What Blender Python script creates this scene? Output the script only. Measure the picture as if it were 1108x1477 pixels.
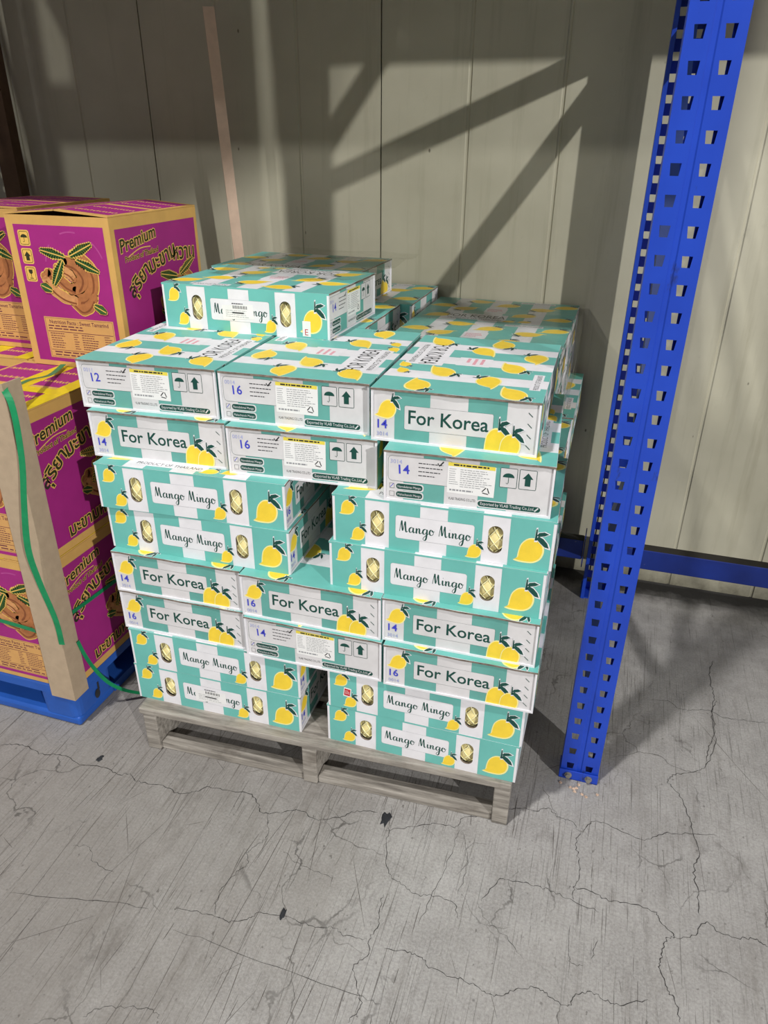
import bpy, bmesh, math, random
from mathutils import Vector, Matrix

# ------------------------------------------------------------------ scene, camera, light
scene = bpy.context.scene
for o in list(bpy.data.objects): bpy.data.objects.remove(o, do_unlink=True)
COL = scene.collection
R = math.radians

F_PX, PITCH, YAW, ROLL, CAM_H = 1050.2, R(26.867), R(17.45), R(0.432), 1.6263
cam_d = bpy.data.cameras.new('camera'); cam = bpy.data.objects.new('camera', cam_d); COL.objects.link(cam)
cam_d.sensor_fit = 'VERTICAL'; cam_d.sensor_height = 36.0; cam_d.lens = F_PX/1477*36.0
cam_d.clip_start = .05; cam_d.clip_end = 100
_r = Vector((math.cos(YAW), math.sin(YAW), 0))
_f = Vector((-math.sin(YAW)*math.cos(PITCH), math.cos(YAW)*math.cos(PITCH), -math.sin(PITCH)))
_d = -Vector((-math.sin(YAW)*math.sin(PITCH), math.cos(YAW)*math.sin(PITCH), math.cos(PITCH)))
_c, _s = math.cos(ROLL), math.sin(ROLL)
_r2 = _c*_r - _s*_d; _d2 = _s*_r + _c*_d
m = Matrix.Identity(4)
for i in range(3):
    m[i][0] = _r2[i]; m[i][1] = -_d2[i]; m[i][2] = -_f[i]
m[0][3], m[1][3], m[2][3] = 0, 0, CAM_H
cam.matrix_world = m
scene.camera = cam

scene.view_settings.view_transform = 'Standard'; scene.view_settings.look = 'None'
scene.view_settings.gamma = 1; scene.view_settings.use_curve_mapping = False
scene.view_settings.exposure = 0.0

world = bpy.data.worlds.new('hall'); scene.world = world; world.use_nodes = True
bg = world.node_tree.nodes['Background']
bg.inputs[0].default_value = (1.0, .95, .89, 1); bg.inputs[1].default_value = 0.155

def lamp(name, loc, power, radius=.14, col=(1, .985, .955)):
    d = bpy.data.lights.new(name, 'POINT'); d.energy = power; d.shadow_soft_size = radius; d.color = col
    o = bpy.data.objects.new(name, d); COL.objects.link(o); o.location = loc; return o
# high-bay ceiling lamps of the hall, some metres behind and to the sides of the camera
lamp('high_bay_lamp_right', (17.4, -13.7, 9.0), 16200, .2)
lamp('high_bay_lamp_left', (-4.3, -4.7, 6.5), 580)
lamp('high_bay_lamp_aisle', (-1.43, -1.0, 6.8), 1080)

# ------------------------------------------------------------------ materials
def srgb(r, g, b):
    def f(c):
        c /= 255.0
        return c/12.92 if c <= .04045 else ((c+.055)/1.055)**2.4
    return (f(r), f(g), f(b), 1)

class NT:
    def __init__(s, name):
        s.m = bpy.data.materials.new(name); s.m.use_nodes = True
        s.t = s.m.node_tree; s.b = s.t.nodes['Principled BSDF']
    def n(s, typ, **kw):
        nd = s.t.nodes.new(typ)
        for k, v in kw.items():
            if k.startswith('i_'):
                key = k[2:]
                nd.inputs[int(key) if key.isdigit() else key].default_value = v
            else: setattr(nd, k, v)
        return nd
    def l(s, a, b): s.t.links.new(a, b)
    def coord(s, scale=(1, 1, 1), kind='Object', rot=(0, 0, 0)):
        c = s.n('ShaderNodeTexCoord'); mp = s.n('ShaderNodeMapping')
        mp.inputs['Scale'].default_value = scale; mp.inputs['Rotation'].default_value = rot
        s.l(c.outputs[kind], mp.inputs[0]); return mp.outputs[0]
    def noise(s, vec, scale, detail=4, rough=.55):
        nd = s.n('ShaderNodeTexNoise'); nd.inputs['Scale'].default_value = scale
        nd.inputs['Detail'].default_value = detail; nd.inputs['Roughness'].default_value = rough
        s.l(vec, nd.inputs['Vector']); return nd.outputs['Fac']
    def ramp(s, fac, stops):
        nd = s.n('ShaderNodeValToRGB'); el = nd.color_ramp.elements
        while len(el) < len(stops): el.new(.5)
        for e, (p, c) in zip(el, stops):
            e.position = p; e.color = c if len(c) == 4 else (*c, 1)
        s.l(fac, nd.inputs[0]); return nd.outputs[0]
    def mix(s, fac, a, b, mode='MIX'):
        nd = s.n('ShaderNodeMix', data_type='RGBA', blend_type=mode)
        for sock, v in ((nd.inputs[0], fac), (nd.inputs[6], a), (nd.inputs[7], b)):
            if hasattr(v, 'links'): s.l(v, sock)
            else: sock.default_value = v
        return nd.outputs[2]
    def math(s, op, a, b=0.0, clamp=False):
        nd = s.n('ShaderNodeMath', operation=op, use_clamp=clamp)
        for sock, v in ((nd.inputs[0], a), (nd.inputs[1], b)):
            if hasattr(v, 'links'): s.l(v, sock)
            else: sock.default_value = v
        return nd.outputs[0]
    def bump(s, h, strength=.2, dist=.002):
        nd = s.n('ShaderNodeBump'); nd.inputs['Strength'].default_value = strength
        nd.inputs['Distance'].default_value = dist; s.l(h, nd.inputs['Height'])
        s.l(nd.outputs[0], s.b.inputs['Normal'])
    def base(s, c):
        if hasattr(c, 'links'): s.l(c, s.b.inputs['Base Color'])
        else: s.b.inputs['Base Color'].default_value = c
    def set(s, rough=.6, metal=0, spec=.5):
        s.b.inputs['Roughness'].default_value = rough; s.b.inputs['Metallic'].default_value = metal
        s.b.inputs['Specular IOR Level'].default_value = spec

MAT = {}
def flat(name, col, rough=.6, var=.12, scale=30, metal=0, bump=0.0, spec=.4):
    t = NT(name); t.set(rough, metal, spec); v = t.coord()
    f = t.noise(v, scale, 3)
    lo = tuple(c*(1-var) for c in col[:3]); hi = tuple(min(1, c*(1+var)) for c in col[:3])
    t.base(t.ramp(f, [(.3, lo), (.7, hi)]))
    if bump: t.bump(t.noise(v, scale*3, 3), bump, .002)
    MAT[name] = t.m; return t.m

flat('paper_white', srgb(232, 231, 236), .5, .05, 25)
flat('print_teal', srgb(110, 188, 180), .42, .05, 18)
flat('print_teal_rough', srgb(102, 168, 160), .6, .07, 18)
flat('print_yellow', srgb(246, 212, 64), .45, .05, 40)
flat('print_pale', srgb(250, 238, 160), .5, .03, 40)
flat('print_green', srgb(22, 74, 66), .5, .08, 40)
flat('print_black', srgb(40, 42, 44), .6, .05, 40)
flat('print_grey', srgb(150, 152, 156), .6, .05, 40)
flat('print_pink', srgb(226, 150, 165), .6, .05, 40)
flat('stamp_blue', srgb(62, 68, 196), .6, .1, 60)
flat('stamp_faint', srgb(160, 168, 216), .6, .1, 60)
flat('paper_worn', srgb(216, 214, 216), .6, .09, 14)
flat('sticker_white', srgb(238, 238, 238), .55, .03, 30)
flat('sticker_yellow', srgb(232, 214, 84), .55, .05, 30)
flat('sticker_red', srgb(196, 40, 52), .5, .05, 30)
flat('cut_edge', srgb(120, 108, 98), .9, .35, 90)
flat('fruit_skin', srgb(236, 222, 160), .5, .12, 20)
flat('foam_net', srgb(252, 246, 196), .7, .04, 40)
flat('kraft', srgb(206, 162, 92), .75, .08, 14, bump=.1)
flat('magenta', srgb(158, 38, 122), .55, .08, 10)
flat('magenta_light', srgb(176, 70, 142), .6, .06, 30)
flat('kraft_panel', srgb(208, 158, 96), .75, .06, 20)
flat('ink_maroon', srgb(96, 34, 60), .7, .1, 40)
flat('ink_olive', srgb(46, 48, 24), .7, .12, 40)
flat('gold_line', srgb(226, 184, 92), .65, .06, 40)
flat('pod_brown', srgb(172, 110, 66), .65, .14, 60)
flat('pod_dark', srgb(132, 76, 44), .65, .14, 60)
flat('pod_light', srgb(204, 146, 94), .65, .12, 60)
flat('leaf_print', srgb(52, 92, 44), .65, .15, 60)
flat('tape_yellow', srgb(222, 196, 28), .35, .08, 30)
flat('strap_green', srgb(26, 132, 84), .35, .12, 40)
flat('paper_board', srgb(176, 156, 132), .85, .07, 30, bump=.15)
flat('paper_board_red', srgb(204, 178, 158), .85, .07, 30, bump=.15)
flat('board_dark', srgb(92, 72, 56), .9, .15, 20)
flat('pallet_blue', srgb(38, 88, 176), .45, .08, 12, bump=.05)
flat('bolt_steel', srgb(176, 172, 160), .35, .15, 60, metal=.8)
flat('brace_steel', srgb(24, 44, 96), .5, .1, 20)
flat('corrugated_dark', srgb(110, 80, 46), .85, .12, 20)
flat('rubble', srgb(196, 170, 150), .9, .3, 90)
flat('film_load', srgb(150, 140, 124), .5, .15, 6)
flat('crack_dark', srgb(58, 56, 55), .95, .3, 60)
flat('scratch_grey', srgb(92, 86, 82), .9, .25, 20)
flat('scrap_hole_shade', srgb(42, 44, 48), .8, .3, 60)  # floor scraps, and the painted shade of the keyhole cut

def mat_rack_blue():
    t = NT('rack_blue'); t.set(.38, 0, .5); v = t.coord()
    f = t.noise(v, 3, 4)
    c = t.ramp(f, [(.3, srgb(22, 58, 168)), (.75, srgb(32, 76, 200))])
    sc = t.ramp(t.noise(t.coord((1, 1, .35)), 26, 6, .7), [(.64, (0, 0, 0)), (.70, (1, 1, 1))])
    c = t.mix(t.math('MULTIPLY', sc, .55), c, srgb(34, 38, 60))
    t.base(c); t.bump(f, .05, .003); MAT['rack_blue'] = t.m
mat_rack_blue()

def mat_rail():
    t = NT('rail_blue'); t.set(.5, 0, .4); v = t.coord()
    c = t.ramp(t.noise(v, 5, 5), [(.3, srgb(16, 36, 106)), (.75, srgb(24, 50, 136))])
    sc = t.ramp(t.noise(t.coord((.5, 1, 1)), 60, 5, .7), [(.66, (0, 0, 0)), (.72, (1, 1, 1))])
    t.base(t.mix(t.math('MULTIPLY', sc, .4), c, srgb(150, 150, 150))); MAT['rail_blue'] = t.m
mat_rail()

def mat_wall():
    t = NT('wall_panel_paint'); t.set(.62, 0, .35)
    v = t.coord(kind='Object')
    c = t.ramp(t.noise(v, 1.6, 5, .6), [(.3, srgb(170, 166, 146)), (.7, srgb(190, 186, 166))])
    st = t.noise(t.coord((9, 9, .5)), 2.2, 6, .65)                 # vertical water streaks
    c = t.mix(t.ramp(st, [(.52, (0, 0, 0)), (.78, (.5, .5, .5))]), c, srgb(140, 134, 112))
    sp = t.n('ShaderNodeTexVoronoi'); sp.inputs['Scale'].default_value = 9; sp.inputs['Randomness'].default_value = 1
    t.l(t.coord((1, 1, .55)), sp.inputs['Vector'])
    dots = t.ramp(sp.outputs['Distance'], [(.022, (1, 1, 1)), (.04, (0, 0, 0))])
    c = t.mix(t.math('MULTIPLY', dots, .75), c, srgb(70, 60, 48))
    sm = t.ramp(t.noise(t.coord((3, 3, 1.2)), 5, 6, .7), [(.62, (0, 0, 0)), (.75, (1, 1, 1))])
    c = t.mix(t.math('MULTIPLY', sm, .25), c, srgb(132, 126, 108))
    h = t.n('ShaderNodeSeparateXYZ'); t.l(t.coord(), h.inputs[0])   # splash dirt near the floor
    low = t.ramp(h.outputs[2], [(.0, (1, 1, 1)), (.12, (0, 0, 0))])
    lown = t.math('MULTIPLY', low, t.noise(t.coord((1, 1, 1)), 14, 5, .7))
    c = t.mix(t.math('MULTIPLY', lown, 1.2, True), c, srgb(66, 60, 46))
    t.base(c); t.bump(t.noise(v, 220, 2), .08, .001); MAT['wall'] = t.m
mat_wall()
flat('seam_dark', srgb(38, 35, 30), .9, .1, 20)

def mat_floor():
    t = NT('concrete_floor'); t.set(.72, 0, .35)
    v = t.coord(kind='Object')
    c = t.ramp(t.noise(v, 1.1, 6, .62), [(.28, srgb(154, 151, 149)), (.72, srgb(192, 189, 187))])
    mot = t.noise(v, 7, 8, .7)
    c = t.mix(.55, c, t.ramp(mot, [(.3, srgb(128, 125, 123)), (.7, srgb(198, 196, 194))]))
    fine = t.noise(v, 160, 5, .75)
    c = t.mix(.38, c, t.ramp(fine, [(.32, (.14, .135, .13)), (.68, (.62, .61, .595))]))
    # drag scratches along the depth of the rack
    dirt = t.ramp(t.noise(v, .9, 4, .6), [(.38, (0, 0, 0)), (.62, (1, 1, 1))])
    for rot, sx_, sy_, lo, hi, am, sc in ((-3, 60, .9, .605, .64, .7, 3.0), (-9, 110, 1.3, .61, .64, .8, 2.0), (13, 90, 1.7, .62, .645, .75, 2.3), (-24, 95, 2.0, .63, .65, .7, 2.0), (38, 95, 2.4, .645, .66, .6, 2.0)):
        sn = t.noise(t.coord((sx_, sy_, 1), rot=(0, 0, R(rot))), sc, 4, .65)
        msk = t.ramp(t.noise(t.coord((1, 1, 1), rot=(0, 0, R(rot*7))), 1.7, 3), [(.42, (.15, .15, .15)), (.62, (1, 1, 1))])
        c = t.mix(t.math('MULTIPLY', t.ramp(sn, [(lo, (0, 0, 0)), (hi, (1, 1, 1))]), t.math('MULTIPLY', msk, am)), c, srgb(70, 65, 61))
    broad = t.noise(t.coord((8, .9, 1), rot=(0, 0, R(-5))), 2.2, 6, .7)
    c = t.mix(t.ramp(broad, [(.52, (0, 0, 0)), (.78, (.45, .45, .45))]), c, srgb(112, 106, 100))
    c = t.mix(t.math('MULTIPLY', dirt, .22), c, srgb(104, 97, 90))
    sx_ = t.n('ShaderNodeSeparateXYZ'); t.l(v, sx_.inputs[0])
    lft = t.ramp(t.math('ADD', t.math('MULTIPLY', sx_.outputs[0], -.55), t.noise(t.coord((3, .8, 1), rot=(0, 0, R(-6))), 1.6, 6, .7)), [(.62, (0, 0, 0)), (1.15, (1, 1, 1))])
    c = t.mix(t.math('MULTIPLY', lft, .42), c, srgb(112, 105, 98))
    smu = t.ramp(t.noise(t.coord((2.2, .9, 1), rot=(0, 0, R(-8))), 4.5, 7, .72), [(.57, (0, 0, 0)), (.72, (1, 1, 1))])
    c = t.mix(t.math('MULTIPLY', smu, .5), c, srgb(92, 86, 80))
    spk = t.ramp(t.noise(t.coord((1.6, .8, 1)), 48, 3, .6), [(.67, (0, 0, 0)), (.72, (1, 1, 1))])
    c = t.mix(t.math('MULTIPLY', spk, .6), c, srgb(78, 73, 69))
    # hairline crazing
    vo = t.n('ShaderNodeTexVoronoi', feature='DISTANCE_TO_EDGE'); vo.inputs['Scale'].default_value = 5.5
    nz = t.n('ShaderNodeTexNoise'); nz.inputs['Scale'].default_value = 6; nz.inputs['Detail'].default_value = 5
    t.l(v, nz.inputs['Vector'])
    ad = t.n('ShaderNodeVectorMath', operation='MULTIPLY_ADD'); t.l(nz.outputs['Color'], ad.inputs[0])
    ad.inputs[1].default_value = (.22, .22, 0); t.l(v, ad.inputs[2]); t.l(ad.outputs[0], vo.inputs['Vector'])
    ln = t.ramp(vo.outputs['Distance'], [(.004, (1, 1, 1)), (.012, (0, 0, 0))])
    brk = t.ramp(t.noise(v, 3.1, 3), [(.5, (0, 0, 0)), (.6, (1, 1, 1))])
    c = t.mix(t.math('MULTIPLY', t.math('MULTIPLY', ln, brk), .75), c, srgb(82, 79, 76))
    # stains and specks
    stn = t.ramp(t.noise(v, 2.7, 7, .75), [(.60, (0, 0, 0)), (.74, (1, 1, 1))])
    c = t.mix(t.math('MULTIPLY', stn, .35), c, srgb(96, 90, 84))
    sp = t.n('ShaderNodeTexVoronoi'); sp.inputs['Scale'].default_value = 16; t.l(v, sp.inputs['Vector'])
    dots = t.ramp(sp.outputs['Distance'], [(.03, (1, 1, 1)), (.07, (0, 0, 0))])
    c = t.mix(t.math('MULTIPLY', dots, .5), c, srgb(74, 70, 68))
    # the strip the sweeper never reaches along the wall is black with grime
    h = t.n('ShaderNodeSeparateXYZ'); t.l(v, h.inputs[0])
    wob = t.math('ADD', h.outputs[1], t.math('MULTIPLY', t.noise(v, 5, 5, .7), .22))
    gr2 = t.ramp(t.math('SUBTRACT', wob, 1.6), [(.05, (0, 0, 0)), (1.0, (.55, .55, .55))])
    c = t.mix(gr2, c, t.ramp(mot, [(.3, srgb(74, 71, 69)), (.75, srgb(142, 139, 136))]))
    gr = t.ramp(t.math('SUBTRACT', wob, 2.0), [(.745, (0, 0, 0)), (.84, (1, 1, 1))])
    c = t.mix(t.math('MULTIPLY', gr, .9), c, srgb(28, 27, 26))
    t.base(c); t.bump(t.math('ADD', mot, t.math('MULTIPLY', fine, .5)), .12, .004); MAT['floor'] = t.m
mat_floor()

def mat_wood():
    t = NT('weathered_wood'); t.set(.85, 0, .25); v = t.coord((1.2, 14, 14))
    c = t.ramp(t.noise(v, 5, 6, .65), [(.25, srgb(88, 83, 78)), (.5, srgb(150, 144, 136)), (.75, srgb(186, 180, 172))])
    st = t.ramp(t.noise(t.coord(), 6, 5, .7), [(.55, (0, 0, 0)), (.72, (1, 1, 1))])
    c = t.mix(t.math('MULTIPLY', st, .55), c, srgb(84, 74, 64))
    t.base(c); t.bump(t.noise(v, 12, 5), .35, .003); MAT['wood'] = t.m
mat_wood()

def mat_film():
    t = NT('clear_film'); t.t.nodes.remove(t.b)
    out = t.t.nodes['Material Output']
    tr = t.n('ShaderNodeBsdfTransparent'); tr.inputs[0].default_value = (.94, .94, .93, 1)
    gl = t.n('ShaderNodeBsdfGlossy'); gl.inputs['Roughness'].default_value = .12
    gl.inputs[0].default_value = (.9, .9, .88, 1)
    nz = t.noise(t.coord((1, 4, 4)), 12, 4)
    bp = t.n('ShaderNodeBump'); bp.inputs['Strength'].default_value = .6; bp.inputs['Distance'].default_value = .01
    t.l(nz, bp.inputs['Height']); t.l(bp.outputs[0], gl.inputs['Normal'])
    mx = t.n('ShaderNodeMixShader'); fr = t.n('ShaderNodeFresnel'); fr.inputs[0].default_value = 1.4
    fac = t.math('ADD', t.math('MULTIPLY', fr.outputs[0], .6), .03, True)
    t.l(fac, mx.inputs[0]); t.l(tr.outputs[0], mx.inputs[1]); t.l(gl.outputs[0], mx.inputs[2])
    t.l(mx.outputs[0], out.inputs[0]); MAT['film'] = t.m
mat_film()

# ------------------------------------------------------------------ helpers
def link(name, me, parent=None, mats=()):
    o = bpy.data.objects.new(name, me); COL.objects.link(o)
    if me is not None:
        for mm in mats:
            if MAT[mm].name not in [x.name for x in me.materials if x]: me.materials.append(MAT[mm])
    if parent is not None: o.parent = parent
    return o
def empty(name, loc=(0, 0, 0), rz=0):
    o = bpy.data.objects.new(name, None); COL.objects.link(o); o.location = loc; o.rotation_euler = (0, 0, rz)
    o.empty_display_size = .05; return o
def tag(o, label=None, cat=None, group=None, kind=None):
    if label: o['label'] = label
    if cat: o['category'] = cat
    if group: o['group'] = group
    if kind: o['kind'] = kind
    return o
def copy_tree(o, parent=None):
    c = o.copy(); COL.objects.link(c); c.parent = parent
    for ch in list(o.children): copy_tree(ch, c)
    return c

class MB:
    """collects plain geometry for one mesh"""
    def __init__(s): s.v = []; s.f = []; s.mi = []
    def quad(s, a, b, c, d, mi=0):
        n = len(s.v); s.v += [a, b, c, d]; s.f.append((n, n+1, n+2, n+3)); s.mi.append(mi)
    def box(s, x0, x1, y0, y1, z0, z1, mi=0, M=None):
        p = [(x, y, z) for z in (z0, z1) for y in (y0, y1) for x in (x0, x1)]
        if M is not None: p = [tuple(M @ Vector(q)) for q in p]
        n = len(s.v); s.v += p
        for f in ((0, 2, 3, 1), (4, 5, 7, 6), (0, 1, 5, 4), (2, 6, 7, 3), (0, 4, 6, 2), (1, 3, 7, 5)):
            s.f.append(tuple(n+i for i in f)); s.mi.append(mi)
    def bar(s, a, b, w, h, mi=0, side=Vector((1, 0, 0))):
        a, b = Vector(a), Vector(b); d = (b-a); L = d.length; d.normalize()
        u = side - d*side.dot(d); u.normalize(); v = d.cross(u)
        M = Matrix(((u.x, v.x, d.x, a.x), (u.y, v.y, d.y, a.y), (u.z, v.z, d.z, a.z), (0, 0, 0, 1)))
        s.box(-w/2, w/2, -h/2, h/2, 0, L, mi, M)
    def tube(s, pts, r, n=8, mi=0):
        pts = [Vector(p) for p in pts]; base = len(s.v)
        for i, p in enumerate(pts):
            d = (pts[min(i+1, len(pts)-1)]-pts[max(i-1, 0)]).normalized()
            u = d.cross(Vector((0, 0, 1)) if abs(d.z) < .9 else Vector((1, 0, 0))).normalized(); w = d.cross(u)
            for k in range(n):
                a = 2*math.pi*k/n; s.v.append(tuple(p+r*(math.cos(a)*u+math.sin(a)*w)))
        for i in range(len(pts)-1):
            for k in range(n):
                a = base+i*n+k; b = base+i*n+(k+1) % n
                s.f.append((a, b, b+n, a+n)); s.mi.append(mi)
        s.f.append(tuple(base+k for k in range(n))[::-1]); s.mi.append(mi)
        s.f.append(tuple(base+(len(pts)-1)*n+k for k in range(n))); s.mi.append(mi)
    def ribbon3(s, pts, nrm, w, th=.0008, mi=0):
        """flat strap of width w along pts; nrm = list of surface normals"""
        pts = [Vector(p) for p in pts]; base = len(s.v)
        for i, p in enumerate(pts):
            d = (pts[min(i+1, len(pts)-1)]-pts[max(i-1, 0)]).normalized(); n_ = Vector(nrm[i]).normalized()
            sd = d.cross(n_).normalized(); n_ = sd.cross(d)
            for a, b in ((-1, 0), (1, 0), (1, 1), (-1, 1)): s.v.append(tuple(p+sd*(a*w/2)+n_*(b*th)))
        for i in range(len(pts)-1):
            for k in range(4):
                a = base+i*4+k; b = base+i*4+(k+1) % 4
                s.f.append((a, b, b+4, a+4)); s.mi.append(mi)
        e = base+(len(pts)-1)*4
        s.f.append((base+3, base+2, base+1, base)); s.mi.append(mi); s.f.append((e, e+1, e+2, e+3)); s.mi.append(mi)
    def mesh(s, name, mats, smooth=False):
        me = bpy.data.meshes.new(name); me.from_pydata(s.v, [], s.f)
        for mm in mats: me.materials.append(MAT[mm])
        for p, i in zip(me.polygons, s.mi): p.material_index = i; p.use_smooth = smooth
        me.update(); return me
    def build(s, name, mats, parent=None, smooth=False, bevel=0):
        if isinstance(mats, str): mats = [mats]
        o = link(name, s.mesh(name, mats, smooth), parent)
        if bevel:
            md = o.modifiers.new('bevel', 'BEVEL'); md.width = bevel; md.segments = 2; md.limit_method = 'ANGLE'
        return o

# ---- flat print: 2D shapes in layers, mapped on to a face
_tc = {}
def text2d(s, shear=0.0, offset=0.0, res=2, bold=False):
    key = (s, shear, offset, res)
    if key in _tc: return _tc[key]
    cu = bpy.data.curves.new('t', 'FONT'); cu.body = s; cu.size = 1; cu.shear = shear; cu.offset = offset
    cu.resolution_u = res; cu.fill_mode = 'FRONT'
    ob = bpy.data.objects.new('t', cu); COL.objects.link(ob)
    dg = bpy.context.evaluated_depsgraph_get(); dg.update()
    me = bpy.data.meshes.new_from_object(ob.evaluated_get(dg))
    vs = [(v.co.x, v.co.y) for v in me.vertices]; fs = [tuple(p.vertices) for p in me.polygons]
    bpy.data.objects.remove(ob); bpy.data.curves.remove(cu); bpy.data.meshes.remove(me)
    _tc[key] = (vs, fs); return _tc[key]
def catmull(pts, n=6, closed=False):
    P = [Vector(p) for p in pts]; out = []; N = len(P)
    rng = range(N if closed else N-1)
    for i in rng:
        g = (lambda k: P[k % N]) if closed else (lambda k: P[max(0, min(N-1, k))])
        a, b, c, d = g(i-1), g(i), g(i+1), g(i+2)
        for k in range(n):
            t = k/n
            out.append(.5*((2*b)+(c-a)*t+(2*a-5*b+4*c-d)*t*t+(3*b-a-3*c+d)*t**3))
    if not closed: out.append(P[-1])
    return out

MANGO = [(-.52, -.40), (-.40, -.33), (-.35, -.08), (-.25, .22), (-.02, .43), (.25, .43), (.45, .23), (.49, -.05), (.38, -.33), (.15, -.48), (-.15, -.49), (-.38, -.46)]
GLY = {
 'M': (.78, [[(0, .02), (.06, .5), (.13, .93), (.17, .98), (.2, .6), (.25, .2), (.29, .12), (.36, .5), (.45, .98), (.49, .6), (.53, .15), (.6, 0), (.7, .12)]]),
 'a': (.6, [[(.36, .44), (.24, .5), (.09, .38), (.05, .18), (.13, .02), (.26, .08), (.37, .3), (.4, .48), (.38, .18), (.44, .02), (.58, .14)]]),
 'n': (.56, [[(0, .4), (.06, .46), (.07, .2), (.06, .0)], [(.06, .05), (.15, .36), (.25, .48), (.32, .4), (.31, .15), (.38, .02), (.54, .14)]]),
 'g': (.58, [[(.36, .44), (.24, .5), (.09, .38), (.05, .18), (.13, .02), (.26, .08), (.37, .3), (.4, .48), (.39, .05), (.33, -.4), (.2, -.55), (.08, -.42), (.2, -.2), (.42, .0), (.56, .14)]]),
 'o': (.5, [[(.28, .46), (.14, .48), (.04, .3), (.07, .08), (.2, .0), (.34, .12), (.36, .32), (.27, .46), (.3, .34), (.46, .4)]]),
 'i': (.3, [[(.02, .4), (.08, .46), (.08, .15), (.14, .02), (.27, .14)], [(.1, .7), (.13, .74)]]),
 ' ': (.34, []),
}
class Art:
    def __init__(s, w, h, fn):
        s.w, s.h, s.fn, s.v, s.f, s.mi, s.mats = w, h, fn, [], [], [], []
    def m(s, name):
        if name not in s.mats: s.mats.append(name)
        return s.mats.index(name)
    def add(s, pts, faces, mat, lay):
        mi = s.m(mat); W, H = s.w, s.h
        if all(0 <= p[0] <= W and 0 <= p[1] <= H for p in pts):
            n = len(s.v); s.v += [s.fn(p[0], p[1], .00012*lay) for p in pts]
            for f in faces: s.f.append(tuple(n+i for i in f)); s.mi.append(mi)
            return
        for f in faces:                                   # trim whatever runs over the edge of the face
            P = [tuple(pts[i]) for i in f]
            for ax, lim, sg in ((0, 0, 1), (0, W, -1), (1, 0, 1), (1, H, -1)):
                Q = []
                for i in range(len(P)):
                    A_, B_ = P[i], P[(i+1) % len(P)]; da, db = (A_[ax]-lim)*sg, (B_[ax]-lim)*sg
                    if da >= 0: Q.append(A_)
                    if da*db < 0:
                        t = da/(da-db); Q.append((A_[0]+(B_[0]-A_[0])*t, A_[1]+(B_[1]-A_[1])*t))
                P = Q
                if not P: break
            if len(P) >= 3:
                n = len(s.v); s.v += [s.fn(p[0], p[1], .00012*lay) for p in P]
                s.f.append(tuple(range(n, n+len(P)))); s.mi.append(mi)
    # all coordinates: u in 0..1 from left, v in 0..1 from TOP
    def P(s, u, v): return (u*s.w, (1-v)*s.h)
    def rect(s, u0, u1, v0, v1, mat, lay=1):
        s.add([s.P(u0, v1), s.P(u1, v1), s.P(u1, v0), s.P(u0, v0)], [(0, 1, 2, 3)], mat, lay)
    def rrect(s, u0, u1, v0, v1, mat, lay=2, r=.004, rot=0, frame=0):
        x0, y0 = s.P(u0, v1); x1, y1 = s.P(u1, v0)
        def ring(x0, x1, y0, y1, r):
            o = []
            for cx, cy, a0 in ((x1-r, y0+r, -90), (x1-r, y1-r, 0), (x0+r, y1-r, 90), (x0+r, y0+r, 180)):
                for k in range(4):
                    a = R(a0+30*k); o.append((cx+r*math.cos(a), cy+r*math.sin(a)))
            return o
        p = ring(x0, x1, y0, y1, r)
        if rot:
            cx, cy = (x0+x1)/2, (y0+y1)/2; c, q = math.cos(R(rot)), math.sin(R(rot))
            p = [(cx+c*(a-cx)-q*(b-cy), cy+q*(a-cx)+c*(b-cy)) for a, b in p]
        if frame:
            q = ring(x0+frame, x1-frame, y0+frame, y1-frame, max(r-frame, .0004)); n = len(p)
            s.add(p+q, [(i, (i+1) % n, n+(i+1) % n, n+i) for i in range(n)], mat, lay)
        else: s.add(p, [tuple(range(len(p)))], mat, lay)
    def poly(s, pts, mat, lay=3):
        s.add(pts, [tuple(range(len(pts)))], mat, lay)
    def mango(s, u, v, size, lay=3, rot=0, sx=1.0, leaf=True, flip=1, lk=1.0):
        cx, cy = s.P(u, v); c, q = math.cos(R(rot)), math.sin(R(rot))
        def T(x, y): x *= flip; x, y = x*sx, y; return (cx+size*(c*x-q*y), cy+size*(q*x+c*y))
        def ok(pts): return pts if flip > 0 else pts[::-1]
        o = [T(p.x*1.13, p.y*1.13) for p in catmull(MANGO, 3, True)]
        s.poly(ok(o), 'print_pale', lay)
        s.poly(ok([T(p.x, p.y) for p in catmull(MANGO, 3, True)]), 'print_yellow', lay+1)
        if leaf:
            L1 = [(.24, .44), (.34, .60), (.52, .50), (.66, .32), (.72, .12), (.56, .16), (.40, .32), (.30, .44)]
            L2 = [(.28, .62), (.36, .74), (.56, .78), (.72, .70), (.56, .62), (.38, .58)]
            st = [(.20, .42), (.26, .88), (.31, .90), (.29, .42)]
            L1, L2, st = [[(.25+(x-.25)*lk, .42+(y-.42)*lk) for x, y in q_] for q_ in (L1, L2, st)]
            ctr = lambda ps, k: [(x+(x-.45)*0+k*(x-sum(a for a, b in ps)/len(ps)), y+k*(y-sum(b for a, b in ps)/len(ps))) for x, y in ps]
            for ps in (L1, L2, st):
                s.poly(ok([T(*p) for p in ctr(ps, .28)][::-1]), 'paper_white', lay+2)
            for ps in (L1, L2, st): s.poly(ok([T(*p) for p in ps][::-1]), 'print_green', lay+3)
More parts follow.
